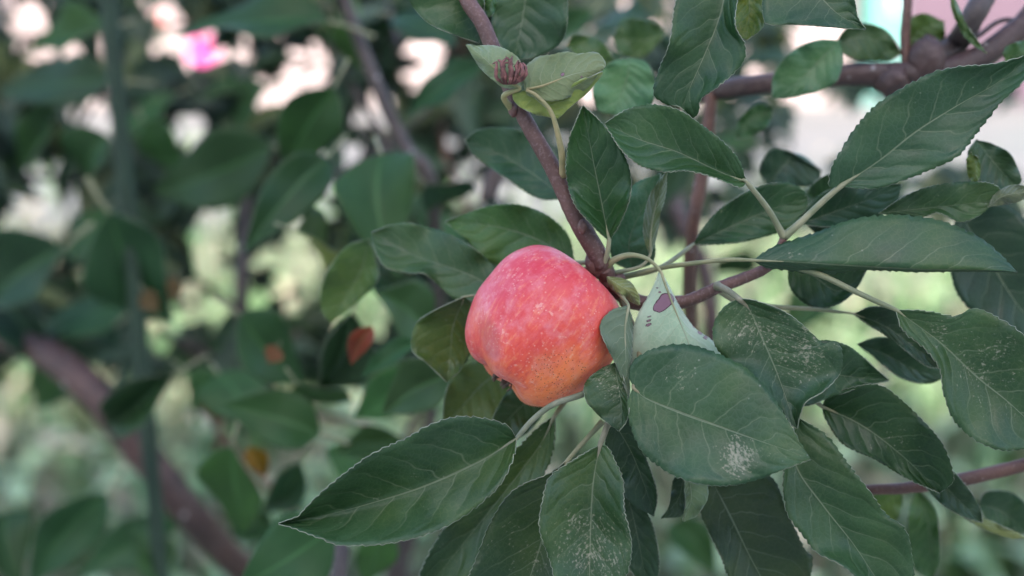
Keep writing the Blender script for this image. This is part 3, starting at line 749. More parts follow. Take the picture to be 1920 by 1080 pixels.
leaf([(1575, 350), (1650, 300), (1720, 245), (1800, 195), (1870, 155), (1945, 98)], [(1555, 348), (1560, 312), (1580, 275), (1610, 230), (1650, 190), (1700, 160), (1750, 135), (1800, 125), (1860, 120), (1910, 108)],
     [(1640, 354), (1700, 336), (1760, 312), (1800, 290), (1840, 240), (1880, 190), (1920, 150)], (1.6, 1.2, .6), (-.3, -.5), [(1470, 444, 2.0), (1500, 418, 1.9), (1540, 380, 1.8)], 6.5, tint=(1.0, 1.05, 1.1), label='large glossy leaf at the upper right')
leaf([(1648, 400), (1740, 390), (1850, 378), (1885, 372)], [(1700, 366), (1750, 348), (1810, 340), (1865, 346)], [(1720, 408), (1760, 399), (1800, 416), (1835, 405), (1862, 385)], (2.6, 2.6, 2.2), (-.2, -.2), tint=(.95, 1.0, .98), wave=.2)
leaf([(1852, 388), (1880, 368), (1935, 360)], [(1862, 368), (1885, 352), (1915, 346)], [(1880, 384), (1915, 376)], (2.2, 2.0, 1.6), (.2, .2), under=True, tint=(.75, .62, .45), nv=60)
leaf([(1830, 262), (1860, 300), (1905, 352)], [(1862, 270), (1895, 290), (1916, 335)], [(1815, 290), (1830, 335), (1870, 362)], (5, 5, 5), (-.2, -.4), tint=(.65, .78, .8))
leaf([(1820, 285), (1830, 310), (1828, 345)], [(1812, 300), (1815, 330)], [(1836, 300), (1838, 330)], (4, 4, 4), (.2, .2), tint=(2.4, 1.7, .6), nv=48)
leaf([(1800, 400), (1850, 480), (1900, 560), (1960, 640)], [(1890, 385), (1960, 470), (1990, 580)], [(1784, 440), (1790, 540), (1850, 610), (1910, 640)], (7, 7, 7), (-.3, -.5), tint=(.50, .62, .62))
leaf([(1480, 480), (1530, 520), (1575, 545), (1625, 505)], [(1540, 480), (1600, 485)], [(1480, 535), (1510, 570), (1550, 577), (1598, 552)], (4.5, 4.5, 4.5), (-.2, -.4), tint=(.52, .72, .5))
leaf([(1372, -70), (1350, 30), (1320, 105), (1283, 195), (1297, 224)], [(1300, -50), (1268, 0), (1256, 80), (1232, 138), (1226, 178), (1250, 196), (1275, 200)], [(1385, -30), (1378, 45), (1398, 88), (1390, 122), (1345, 163), (1315, 185), (1310, 210)],
     (1.0, .4, .6), (-.4, -.8), tint=(.72, .88, .72), label='leaf hanging from the top edge with a straight pale midrib')
leaf([(1500, -80), (1530, -20), (1570, 25), (1623, 55)], [(1440, -60), (1430, -10), (1432, 34), (1445, 46), (1500, 46), (1560, 51)], [(1580, -60), (1602, 0), (1608, 32)], (.8, .6, .2), (-.5, -.3), tint=(.95, 1.0, 1.1), wave=.2)
leaf([(1400, -60), (1405, 10), (1400, 75)], [(1375, -40), (1376, 20), (1380, 62)], [(1440, -40), (1436, 20), (1430, 52)], (1.8, 1.8, 1.6), (.1, .1), tint=(2.6, 1.9, .7), nv=72)  # yellow-green tint imitates light coming through the blade
leaf([(1400, 342), (1340, 318), (1270, 285), (1200, 262), (1134, 232)], [(1386, 300), (1350, 260), (1310, 230), (1270, 205), (1220, 195), (1180, 203), (1150, 220)],
     [(1386, 351), (1340, 333), (1290, 320), (1245, 322), (1200, 310), (1165, 280), (1142, 245)], (.6, .2, -.2), (-.5, -.9), [(1470, 445, 2.0), (1440, 392, 1.4)], 6, tint=(.95, 1.05, .9), label='crisp serrated leaf pointing left above the apple', wave=.2)
leaf([(1142, 452), (1128, 380), (1112, 300), (1093, 198)], [(1108, 420), (1076, 380), (1062, 330), (1065, 270), (1080, 228)], [(1162, 420), (1181, 370), (1181, 320), (1160, 270), (1128, 230)], (1.4, 1.0, .6), (-.6, -.7), [(1130, 500, 1.9), (1138, 478, 1.6)], 5,
     tint=(.72, .95, .6), label='upright narrow leaf just above the apple')
# curled pale leaf over the shoot
leaf([(985, 168), (1020, 160), (1075, 140), (1132, 128)], [(980, 134), (996, 116), (1012, 106), (1035, 102), (1060, 97), (1085, 101), (1112, 98), (1126, 104), (1134, 118)], [(992, 180), (1030, 190), (1060, 185), (1100, 165)], (.3, .2, .3), (.5, .2), under=True, tint=(1.05, .90, .58), lesions=[(1055, 140, 4), (1090, 145, 2)],
     label='curled olive green leaf underside above the apple', stalk=[(1056, 330, 1.3), (1052, 280, .6), (1034, 212, .1), (1005, 178, .1)], stalk_w=6.2, ptint=(1.15, 1.0, .8), nv=80)
leaf([(985, 170), (1010, 190), (1030, 208), (1046, 222)], [(1040, 163), (1095, 148), (1130, 134), (1108, 166), (1072, 200)], [(962, 174), (968, 195), (995, 212), (1022, 217)], (.5, .6, .7), (-.2, .1), under=True, tint=(1.15, 1.1, .42), nv=80, seed=11)
leaf([(975, 166), (940, 140), (910, 112), (875, 84)], [(985, 140), (968, 105), (935, 88), (900, 86)], [(945, 165), (922, 148), (900, 125), (885, 102)], (.4, .3, .5), (.3, .3), under=True, tint=(1.15, 1.1, .95), stalk=[(962, 208, 1.4), (945, 180, .8)], stalk_w=6, ptint=(1.1, 1.05, .75), nv=80)
# red withered bud in the curl
M_WITH = simple('withered_red', (0.15, 0.058, 0.050), 0.85, 0.45, 400, .6, .001)
bc = P(958, 128, -.2)
V, Fc = [], []
for k in range(11):
    x0 = 934 + 5 * k + rng.normal() * 3
    top = 100 + 18 * abs(k - 4.5) / 5 + abs(rng.normal()) * 9
    pts = [P(955 + 2.2 * (k - 5), 158, -.05), P(x0, 140 + rng.normal() * 4, -.2 - .2 * rng.random()), P(x0 + rng.normal() * 4, 118, -.3 * rng.random()), P(x0 + rng.normal() * 9, top, .1 * rng.normal())]
    c = spline([tuple(p) for p in pts], 12)
    v_, f_ = tube_geo([Vector(p) - bc for p in c], np.array([.0005, .0009, .0012, .0014, .0013, .0014, .0011, .0012, .001, .0008, .0006, .0002]) * rng.uniform(.4, .85), 7, .28, k)
    b = len(V); V += v_; Fc += [tuple(i + b for i in f) for f in f_]
ob = mesh_obj('withered_leaf', V, Fc, M_WITH, tree, rel(bc)); ob['label'] = 'crumpled dry reddish leaf caught in the curled leaf'
# leaves behind the shoot, slightly soft
leaf([(870, -40), (885, 10), (890, 45), (898, 80)], [(790, -30), (765, -5), (800, 40), (850, 64)], [(905, -20), (905, 40)], (3.0, 3.0, 2.6), (-.5, -.2), tint=(.95, 1.05, 1.1), lesions=[(826, 18, 3)])
leaf([(915, -40), (922, 0), (912, 36)], [(905, -20), (900, 15)], [(932, -20), (928, 20)], (3, 3, 3), (.1, .1), tint=(.8, 1.1, .6), nv=48)
leaf([(990, -60), (985, 0), (975, 60), (965, 112)], [(935, -40), (922, 10), (930, 70)], [(1055, -40), (1064, 20), (1055, 75), (1010, 105)], (5.5, 5.5, 5.5), (-.3, -.5), tint=(.9, 1.02, 1.15))
leaf([(1180, 108), (1175, 150), (1150, 215)], [(1140, 120), (1112, 160), (1120, 205)], [(1215, 120), (1228, 165), (1210, 215)], (9, 9, 9), (-.3, -.3), tint=(2.6, 2.7, 3.4))  # pale bluish tint paints sky sheen into the blade
leaf([(1062, 85), (1110, 95), (1160, 130)], [(1080, 65), (1130, 80)], [(1090, 110), (1130, 130)], (10, 10, 10), (-.1, -.1), tint=(1.5, 1.4, .8))
leaf([(1062, 372), (990, 320), (930, 285), (872, 262)], [(1050, 310), (1015, 262), (960, 240), (900, 242)], [(1010, 372), (950, 335), (890, 292)], (6.5, 8, 8.5), (-.4, -.5), [(1092, 428, 2.2), (1075, 400, 5)], 4, tint=(.9, 1.02, 1.12))
leaf([(1185, 508), (1180, 450), (1205, 390), (1238, 325)], [(1150, 490), (1145, 450), (1165, 400), (1190, 345)], [(1225, 490), (1228, 430), (1238, 370)], (5.0, 4.6, 4.6), (-.2, -.4), tint=(1.7, 1.9, 2.4))  # tint raised to paint in a teal sky sheen
leaf([(1219, 478), (1222, 420), (1234, 370), (1250, 322)], [(1208, 450), (1208, 410), (1222, 360)], [(1228, 450), (1236, 410), (1247, 365)], (2.4, 2.2, 2.0), (.5, .5), [(1150, 512, 2.4), (1200, 500, 2.4)], 3.5, under=True, tint=(.55, .56, .38), nv=72)
leaf([(1300, 458), (1370, 425), (1440, 395), (1515, 370)], [(1320, 425), (1355, 388), (1420, 350), (1475, 342), (1505, 355)], [(1350, 458), (1410, 450), (1470, 432), (1510, 395)], (5, 5, 5), (-.3, -.3), [(1150, 522, 3), (1235, 503, 3.4)], 5, tint=(.80, .98, .85), spots=[(1360, 405, 16, .5)])
leaf([(1440, 350), (1470, 310), (1500, 290), (1540, 320)], [(1425, 320), (1440, 285), (1470, 280)], [(1480, 350), (1530, 345)], (11, 11, 11), (-.3, -.3), tint=(.6, .72, .75))
leaf([(1500, 420), (1570, 395), (1640, 370), (1690, 345)], [(1520, 380), (1560, 355), (1640, 345)], [(1560, 425), (1630, 415), (1680, 380)], (5, 5, 5), (-.2, -.3), tint=(.72, .85, .85))
leaf([(1530, 440), (1560, 370), (1600, 335)], [(1500, 400), (1520, 350), (1560, 325)], [(1570, 425), (1620, 390), (1640, 350)], (6, 6, 6), (-.2, -.3), tint=(.8, .95, .95))
leaf([(1138, 520), (1160, 535), (1182, 548), (1199, 572)], [(1160, 520), (1185, 532), (1197, 552)], [(1145, 538), (1165, 553), (1185, 566)], (1.6, 1.3, 1.2), (.2, .3), under=True, tint=(.95, .82, .42), nv=60, name='stipule')
leaf([(932, 545), (880, 515), (780, 480), (697, 436)], [(925, 500), (880, 460), (820, 430), (750, 418)], [(900, 560), (855, 563), (800, 515), (770, 512), (722, 500), (700, 460)], (6, 7, 8), (-.3, -.7), [(1122, 495, 2.8), (1040, 540, 4.6)], 4, tint=(1.25, 1.15, 1.05), label='leaf with wavy brown edge just left of the apple', wave=.3)
leaf([(1078, 492), (1010, 450), (930, 425), (835, 416)], [(1065, 440), (1020, 400), (960, 382), (900, 390)], [(1040, 500), (960, 505), (905, 485), (875, 450)], (5.5, 6.5, 7.5), (-.5, -.3), [(1122, 492, 2.6)], 5, tint=(1.2, 1.4, .75))
leaf([(690, 448), (680, 500), (650, 555), (620, 606)], [(645, 465), (605, 528), (602, 580)], [(702, 480), (708, 525), (672, 565)], (11, 12, 12), (-.5, -.3), tint=(1.25, 1.3, .95))
leaf([(872, 556), (850, 610), (845, 660), (838, 716)], [(810, 585), (778, 610), (772, 655), (800, 680)], [(890, 580), (890, 640), (866, 690)], (4.5, 5.5, 5), (-.7, .2), [(1122, 495, 2.8), (1000, 540, 4.4)], 4, tint=(1.2, 1.1, .75))
leaf([(950, 690), (905, 720), (860, 770), (830, 800)], [(915, 672), (860, 690), (835, 740)], [(960, 740), (930, 790), (870, 805)], (7, 8, 8), (-.3, -.3), tint=(1.45, 1.2, .8))
leaf([(1010, 740), (980, 760), (945, 795), (920, 830)], [(960, 730), (935, 760), (920, 800)], [(1020, 770), (990, 810), (950, 830)], (6, 6, 6), (-.3, -.3), tint=(.65, .75, .55))
leaf([(1000, 790), (960, 790), (880, 800), (830, 810)], [(960, 760), (890, 770), (850, 790)], [(960, 810), (890, 830)], (10, 10, 10), (-.2, -.2), tint=(3.4, 1.2, .6), name='withered_leaf')
leaf([(1292, 895), (1296, 935), (1281, 977)], [(1285, 910), (1284, 950)], [(1322, 905), (1326, 935), (1308, 965)], (1.6, 1.4, 1.4), (.1, .3), under=True, tint=(.85, .85, .55), nv=60)
leaf([(1282, 890), (1272, 935), (1240, 972)], [(1262, 900), (1255, 945)], [(1284, 920), (1280, 965)], (2.6, 2.6, 2.6), (.1, .1), tint=(.35, .5, .35), nv=48)
leaf([(1735, 870), (1770, 910), (1805, 945), (1842, 980)], [(1775, 875), (1815, 915), (1838, 955)], [(1735, 910), (1765, 945), (1805, 968)], (4.5, 4.5, 4.5), (-.3, -.3), tint=(.58, .7, .62))
leaf([(1835, 945), (1880, 960), (1930, 1000)], [(1850, 922), (1900, 925), (1940, 970)], [(1850, 975), (1890, 1000)], (9, 9, 9), (-.3, -.3), tint=(.75, .9, .8))
leaf([(1790, 960), (1850, 985), (1930, 1012)], [(1830, 968), (1890, 990)], [(1830, 985), (1890, 1008)], (5, 5, 5), (.1, .1), under=True, tint=(.95, .85, .45), nv=60)
leaf([(1720, 915), (1740, 980), (1748, 1090)], [(1755, 960), (1762, 1040)], [(1702, 970), (1712, 1060)], (11, 11, 11), (-.3, -.3), tint=(1.1, 1.3, .7))
leaf([(1690, 920), (1650, 950), (1620, 1000)], [(1650, 920), (1622, 950)], [(1690, 960), (1660, 995)], (12, 12, 12), (-.2, -.2), tint=(1.7, 1.6, .9))
leaf([(1575, 75), (1540, 110), (1500, 150), (1448, 185)], [(1530, 75), (1480, 100), (1450, 140)], [(1580, 120), (1560, 160), (1500, 180)], (9, 9, 9), (-.3, -.3), tint=(1.8, 1.95, 2.2))  # blue-grey brightening: sky sheen put into the tint
leaf([(1560, 85), (1620, 70), (1690, 100)], [(1600, 45), (1660, 55)], [(1600, 110), (1660, 115)], (11, 11, 11), (-.2, -.2), tint=(1.0, .95, .55))
leaf([(1690, 110), (1720, 60), (1770, 40)], [(1690, 50), (1730, 25)], [(1740, 95), (1770, 75)], (12, 12, 12), (-.2, -.2), tint=(2.2, 1.7, .8))
leaf([(1780, -20), (1800, 40), (1850, 100)], [(1795, 5), (1815, 50)], [(1786, 20), (1808, 70)], (6.5, 6.5, 6.5), (.05, .05), tint=(1.6, 1.3, .6), nv=48)
leaf([(1880, 100), (1905, 105), (1960, 85)], [(1890, 85), (1930, 75)], [(1890, 120), (1930, 118)], (7, 7, 7), (.05, .05), tint=(1.2, 1.3, .7), nv=48)
leaf([(1250, 60), (1210, 75), (1150, 70)], [(1220, 40), (1170, 35)], [(1210, 105), (1165, 100)], (14, 14, 14), (-.2, -.2), tint=(1.3, 1.2, .6))
leaf([(1380, 260), (1400, 230), (1450, 200)], [(1385, 225), (1420, 195)], [(1410, 255), (1440, 235)], (13, 13, 13), (-.2, -.2), tint=(1.2, 1.4, .9))

# ---------------- blurred leaves of the branches further back: copies of four blades
def far_leaf(name, c1, c2, rough, trans):
    N = NT(name)
    info = N.n.new('ShaderNodeObjectInfo')
    luv = N.attr('luv', 'Vector'); x, y, _ = N.sep(luv)
    col = N.mix(N.noise(luv, 4.0, 2.0), c1, c2)
    col = N.mix(1.0, col, info.outputs['Color'], 'MULTIPLY')
    col = N.mix(N.ramp(N.m('ABSOLUTE', x), .02, .06, .4, 0.0), col, tuple(2.6 * c for c in c2))
    N.set(Base_Color=col, Roughness=rough)
    N.bsdf.inputs['Specular IOR Level'].default_value = 0.3
    N.translucent(N.mix(0.5, col, (0.10, 0.16, 0.02)), trans)
    return N.mat
M_FTOP = far_leaf('back_leaf_upper', (0.015, 0.046, 0.013), (0.029, 0.074, 0.022), .55, .2)
M_FUND = far_leaf('back_leaf_under', (0.132, 0.186, 0.114), (0.192, 0.246, 0.168), .7, .2)
def unit_leaf(seed, wid, droop, fold, bend=.05, nu=5, nv=40):
    g = np.random.default_rng(seed)
    V, luv = [], []
    ph = g.uniform(0, 6.28, 4)
    for j in range(nv + 1):
        v = j / nv
        half = wid * (math.sin(math.pi * v ** 0.80) ** 0.95) * (1 - 0.38 * v) * 1.12 + 0.0005
        cx = bend * math.sin(v * 2.4)
        for i in range(-nu, nu + 1):
            u = i / nu; a = abs(u)
            t = 1.0
            if a == 1 and 0 < j < nv:
                t += 0.05 * ((j % 2) - .5)
            V.append((cx + u * half * t, v, -droop * v * v + fold * a * half / wid * wid * 1.2 + .06 * a * math.sin(9 * v + ph[1 if u < 0 else 2]) * half / wid))
            luv.append((u, v, 0))
    w = 2 * nu + 1
    Fc = [(j * w + i, j * w + i + 1, (j + 1) * w + i + 1, (j + 1) * w + i) for j in range(nv) for i in range(w - 1)]
    me = bpy.data.meshes.new('leaf')
    me.from_pydata(V, [], Fc)
    for m in (M_FTOP, M_FUND, M_RIM):
        me.materials.append(m)
    me.polygons.foreach_set('use_smooth', [True] * len(me.polygons))
    at = me.attributes.new('luv', 'FLOAT_VECTOR', 'POINT'); at.data.foreach_set('vector', np.array(luv, 'f').ravel())
    at = me.attributes.new('spot', 'FLOAT', 'POINT'); at = me.attributes.new('lesion', 'FLOAT', 'POINT')
    return me
UNITS = [unit_leaf(1, .26, .12, .35, .05), unit_leaf(2, .28, .30, .25, -.08), unit_leaf(3, .24, -.08, .60, .10), unit_leaf(4, .30, .18, .12, -.04), unit_leaf(5, .27, .45, .50, .12), unit_leaf(6, .25, .25, .90, -.10)]
V, Fc = tube_geo([Vector((0, -.30 + .30 * t, -.06 * (1 - t) ** 2)) for t in np.linspace(0, 1, 8)], np.linspace(.016, .010, 8), 7)
PET_ME = bpy.data.meshes.new('petiole'); PET_ME.from_pydata([tuple(v) for v in V], [], Fc); PET_ME.materials.append(M_PET)
NB = [0]
def back_leaf(base, tip, wscale, tint, nhint, k=None, name='leaf'):
    k = NB[0] % 6 if k is None else k
    NB[0] += 1
    ydir = tip - base; L = ydir.length; ydir.normalize()
    xdir = ydir.cross(nhint).normalized(); zdir = xdir.cross(ydir)
    o = bpy.data.objects.new(name, UNITS[k]); COL.objects.link(o); o.parent = tree
    m = Matrix((xdir, ydir, zdir)).transposed().to_4x4()
    m = Matrix.Translation(base - T0) @ m @ Matrix.Diagonal((L * wscale, L, L, 1))
    o.matrix_basis = m
    o.color = (*tint, 1)
    thicken(o, 0.004)
    p = bpy.data.objects.new('petiole', PET_ME); COL.objects.link(p); p.parent = o
    return o

# the large readable ones: base px, tip px, width px, depth cm, tint
BL = [((625, 165), (538, 335), 118, 18, (.85, 1.25, .6)), ((510, 275), (252, 345), 135, 28, (1.25, 1.3, 1.15)), ((205, 398), (345, 585), 175, 25, (.62, .8, .68)),
      ((245, 572), (45, 600), 84, 30, (1.0, 1.25, 1.25)), ((215, 610), (105, 690), 80, 33, (.5, .65, .5)), ((325, 703), (152, 806), 70, 22, (.85, 1.0, .95)),  # bluish tint of the first leaf here carries a painted sky sheen
      ((600, 815), (410, 765), 118, 15, (1.6, 1.55, .85)), ((435, 838), (405, 1025), 108, 18, (1.15, 1.5, .6)), ((200, 925), (75, 1100), 118, 25, (.85, 1.05, .95)),
      ((625, 990), (435, 1095), 140, 10, (.9, 1.1, .85)), ((310, 1010), (180, 1080), 90, 30, (1.3, 1.3, 1.3)), ((565, 868), (480, 965), 75, 20, (.75, .9, 1.0)),
      ((612, 296), (468, 468), 98, 15, (.62, .85, .68)), ((615, 40), (325, -12), 125, 20, (.70, .95, .65)), ((200, 55), (50, 130), 90, 32, (.72, 1.0, .45)),
      ((210, 150), (-30, 148), 66, 30, (.85, 1.0, .95)), ((205, 255), (125, 385), 110, 30, (.62, .8, .42)), ((660, 585), (585, 755), 100, 14, (.7, .85, .68)),
      ((780, 640), (675, 706), 48, 10, (1.2, 1.35, 1.3)), ((770, 690), (650, 790), 80, 13, (1.3, 1.5, .85)), ((860, 700), (735, 790), 90, 9, (1.35, 1.25, .95)),
      ((635, 40), (690, 150), 55, 24, (1.3, 1.4, .6)), ((715, 290), (765, 445), 112, 14, (.85, 1.1, .75)), ((555, 435), (648, 500), 80, 16, (1.0, 1.0, .45)),
      ((905, 125), (755, 215), 80, 20, (.75, .95, .8)), ((800, 345), (885, 405), 60, 18, (.75, .9, .9)), ((120, 465), (-10, 610), 130, 28, (.62, .8, .62)),
      ((200, 390), (120, 480), 80, 30, (1.1, 1.15, .5)), ((450, 590), (600, 700), 120, 18, (.8, .95, .85)), ((300, 590), (440, 690), 90, 26, (.95, 1.1, .95)),
      ((110, 200), (10, 310), 90, 32, (.8, 1.05, .45)), ((330, 180), (225, 265), 70, 34, (1.0, 1.2, .9)), ((500, 165), (400, 225), 66, 34, (.85, 1.05, .8)),
      ((480, 165), (375, 205), 50, 36, (1.0, 1.1, .5)), ((345, 120), (235, 70), 70, 34, (.9, 1.0, .5)), 
      ((740, 30), (850, 70), 70, 22, (.7, .9, .8)), ((700, 160), (650, 280), 80, 22, (.65, .85, .7)), ((870, 200), (770, 300), 80, 22, (.7, .85, .8)),
      ((850, 220), (900, 330), 70, 20, (.75, .9, .6)), ((450, 470), (380, 600), 100, 24, (.6, .75, .6)), ((640, 520), (720, 640), 100, 16, (.7, .9, .7)),
       ((10, 960), (60, 1060), 90, 26, (.55, .75, .55)), ((0, 560), (60, 700), 100, 30, (.5, .65, .6)),
      ((130, 740), (40, 690), 70, 36, (1.0, 1.2, .8)), ((700, 990), (690, 1110), 90, 14, (1.3, 1.4, .7)), ((760, 830), (640, 860), 60, 18, (1.5, 1.5, .9)),
      ((410, 700), (470, 790), 80, 22, (1.0, 1.2, .9)), ((350, 700), (420, 780), 70, 28, (1.1, 1.3, 1.1)), 
      ((760, 560), (700, 480), 90, 16, (.7, .85, .7)), ((800, 620), (720, 560), 80, 14, (.85, 1.0, .7)), ((560, 720), (640, 790), 80, 16, (.9, 1.1, .7)),
      ((250, 1000), (330, 960), 60, 34, (1.2, 1.4, 1.0)), ((60, 10), (-20, 110), 80, 34, (.8, 1.0, .6)), 
      ((150, 330), (60, 420), 70, 38, (.8, 1.0, .7)), ((270, 230), (330, 330), 80, 32, (.8, 1.05, .85)), 
      ((40, 880), (-60, 800), 80, 30, (.7, .9, .6)), ((300, 1090), (240, 990), 80, 26, (1.0, 1.15, 1.0)), ((520, 1000), (440, 930), 70, 30, (.9, 1.1, .7)), ((700, 900), (600, 840), 70, 22, (1.3, 1.4, .8)), ((1420, 270), (1340, 240), 60, 30, (1.0, 1.1, .6)), ((1290, 300), (1250, 400), 70, 30, (.8, .95, .9)), ((1400, 470), (1340, 530), 60, 30, (.9, 1.0, .6)), ((1560, 560), (1480, 620), 60, 26, (1.0, 1.1, .6)), ((1260, 980), (1330, 1080), 80, 28, (1.2, 1.3, .7)), ((760, 740), (660, 700), 80, 20, (1.1, 1.15, .6)), ((860, 640), (780, 740), 90, 14, (1.1, 1.05, .6)), ((1110, 20), (1050, 90), 60, 18, (.7, .9, .85)), ((1130, 40), (1200, 20), 60, 22, (.6, .75, .6))]
# bright gaps that stay open between the leaves further back (photo pixels: x, y, rx, ry)
GAPS = [(380, 95, 40, 44), (585, 122, 44, 48), (300, 35, 40, 34), (310, 90, 36, 20), (440, 110, 28, 20), (30, 30, 60, 45), (65, 75, 40, 45), (160, 98, 45, 28), (160, 165, 45, 28),
        (350, 255, 52, 42), (640, 330, 75, 60), (700, 290, 50, 45), (580, 400, 55, 50), (400, 435, 55, 42), (515, 530, 60, 70), (702, 212, 42, 38), (800, 110, 60, 55), (895, 345, 60, 50), (1000, 385, 70, 50),
        (690, 600, 45, 55), (40, 480, 70, 60), (90, 360, 50, 50), (215, 510, 40, 60), (310, 625, 45, 40), (385, 520, 35, 45), (575, 510, 32, 32), (170, 230, 45, 40), (845, 245, 35, 25), (510, 170, 40, 38), (150, 860, 200, 160), (230, 800, 60, 60), (300, 900, 60, 60), (370, 990, 60, 60), (170, 740, 60, 50), (80, 660, 60, 40), (640, 880, 60, 70), (1080, 810, 60, 90), (90, 320, 50, 35), (60, 420, 50, 40), (120, 400, 40, 30), (230, 500, 25, 45), (400, 560, 30, 50), (570, 400, 40, 40), (660, 300, 60, 50), (680, 350, 40, 40), (880, 340, 35, 40), (410, 370, 25, 25), (60, 190, 35, 25)]
for bi, ((bx, by), (tx, ty), w, dd, tint) in enumerate(BL):
    if bi >= 28 and any(((bx + (tx - bx) * f - gx) / (.75 * rx)) ** 2 + ((by + (ty - by) * f - gy) / (.75 * ry)) ** 2 < 1 for f in (.3, .5, .7) for (gx, gy, rx, ry) in GAPS[:31] + GAPS[37:]):
        continue
    e = random.uniform(-2.5, 2.5); dd *= 1.75
    b, t = P(bx, by, dd + e), P(tx, ty, dd - e)
    nh = (-FWD * 1.0 + UPV * random.uniform(-.1, 1.0) + RGT * random.uniform(-.7, .7)).normalized()
    L = math.hypot(tx - bx, ty - by)
    f = random.uniform(.6, 1.05); f2 = random.uniform(.85, 1.25)
    tint = (tint[0] * f * f2, tint[1] * f, tint[2] * f / f2)
    back_leaf(b, t, min(1.45, max(.7, w / (L * .52))), tint, nh)
for (bx, by), (tx, ty), w, dd, tint in [((698, 612), (660, 690), 42, 17, (7.5, .5, .5)), ((468, 838), (490, 900), 46, 32, (9, 1.7, .3)), ((270, 545), (300, 585), 40, 36, (3.6, .75, .8)), ((330, 520), (312, 565), 30, 36, (3.6, .75, .8)), ((390, 740), (415, 790), 34, 40, (5, .6, .8)), ((520, 650), (500, 680), 34, 26, (6, .8, 1)), ((440, 760), (395, 800), 30, 40, (5, .6, .8))]:
    back_leaf(P(bx, by, dd), P(tx, ty, dd), w / (math.hypot(tx - bx, ty - by) * .5), tint, -FWD, name='withered_leaf')

TW0 = [[(-80, 90, 70), (120, 60, 66), (320, 50, 60), (560, 20, 55)], [(-60, 330, 62), (120, 330, 60), (300, 300, 56), (460, 330, 52), (600, 250, 52)], [(-80, 560, 60), (80, 520, 58), (260, 480, 56), (420, 560, 54), (520, 660, 52)],
      [(560, -60, 45), (640, 130, 42), (720, 260, 42), (760, 420, 40), (740, 560, 40)], [(900, -60, 50), (860, 100, 46), (830, 260, 44), (880, 400, 42)], [(300, 620, 48), (420, 680, 46), (560, 760, 44), (700, 800, 42)],
      [(620, 1120, 48), (560, 980, 46), (470, 880, 46), (380, 760, 48)], [(760, 1100, 36), (740, 950, 34), (760, 820, 32), (820, 700, 30)]]
TW = [[(x, y, d * 1.5) for (x, y, d) in t] for t in TW0]
for k in range(16):
    x, y, dd = random.uniform(-40, 900), random.uniform(-40, 860), random.uniform(45, 100)
    a = random.uniform(-2.6, -.5)
    ln = random.uniform(160, 340)
    branch('twig', [(x, y, dd), (x + .5 * ln * math.cos(a) + random.uniform(-25, 25), y + .5 * ln * math.sin(a), dd + 3), (x + ln * math.cos(a), y + ln * math.sin(a), dd + 5)], [random.uniform(3.5, 7), 2.5], [M_DARK, M_RUST, M_LIMB][k % 3], None, 7, .04, 20, k)
cnt = 0
for ti, tw in enumerate(TW):
    branch('twig', tw, [8, 5], M_DARK if ti % 2 else M_RUST, None, 8, 0.03, 40, ti)
    c = spline([tuple(P(*p)) for p in tw], 30)
    for q in range(2, 30):
        for rep in range(4):
            b0 = Vector(c[q])
            ang = random.uniform(0, 6.28)
            dirv = (RGT * math.cos(ang) + UPV * (math.sin(ang) - .35) + FWD * random.uniform(-.5, .5)).normalized()
            L = random.uniform(.038, .072)
            b = b0 + dirv * .02; t = b + dirv * L
            ok = True
            for f in (0, .35, .7, 1.0):
                x, y, D = proj(b.lerp(t, f))
                for (gx, gy, rx, ry) in GAPS:
                    if ((x - gx) / (rx + 22)) ** 2 + ((y - gy) / (ry + 22)) ** 2 < 1:
                        ok = False
                if x > 960 and y > 380:
                    ok = False
            if not ok or cnt >= 150:
                continue
            nh = (-FWD * random.uniform(.1, 1.0) + UPV * random.uniform(-.2, 1.0) + RGT * random.uniform(-.9, .9)).normalized()
            tn = random.choice([random.uniform(.45, .8), random.uniform(.8, 1.5)])
            back_leaf(b, t, random.uniform(.85, 1.15), (tn * random.uniform(.85, 1.2), tn * random.uniform(1, 1.25), tn * random.uniform(.7, 1.1)), nh)
            cnt += 1
# the crown's far side: a mass of leaves too small and blurred to tell apart
V, Fc, mi = [], [], []
for k in range(6400):
    if k % 4 == 0:
        x, y = random.uniform(930, 1900), random.uniform(-80, 420)
    else:
        x, y = random.uniform(-480, 960), random.uniform(-80, 700)
    dcm = random.uniform(62, 118)
    lim = 1.0 if x < 960 else .42
    if random.random() > lim * (1.0 if y < 480 else .45):
        continue
    if (random.random() > .05 or math.hypot(x - 381, y - 95) < 75) and any(((x - gx) / (rx + 12)) ** 2 + ((y - gy) / (ry + 12)) ** 2 < 1 for (gx, gy, rx, ry) in GAPS):
        continue
    if x > 1480 and (y < 130 or 190 < y < 330):
        continue
    p = P(x, y, dcm) - T0
    ang = random.uniform(0, 6.28)
    yd = (RGT * math.cos(ang) + UPV * (math.sin(ang) - .3) + FWD * random.uniform(-.5, .5)).normalized()
    nh = (-FWD * random.uniform(.3, 1) + UPV * random.uniform(.1, 1) + RGT * random.uniform(-.6, .6)).normalized()
    xd = yd.cross(nh).normalized(); L = random.uniform(.028, .062); w = L * random.uniform(.2, .3)
    b = len(V)
    V += [p - yd * L * .5, p + xd * w + nh * .006 - yd * L * .1, p + xd * w * .7 + nh * .005 + yd * L * .22, p + yd * L * .5 - nh * .01, p - xd * w * .7 + nh * .005 + yd * L * .22, p - xd * w + nh * .006 - yd * L * .1]
    Fc += [(b, b + 1, b + 2, b + 3), (b, b + 3, b + 4, b + 5)]
    m = random.choice([0, 0, 1, 1, 2, 3]); mi += [m, m]
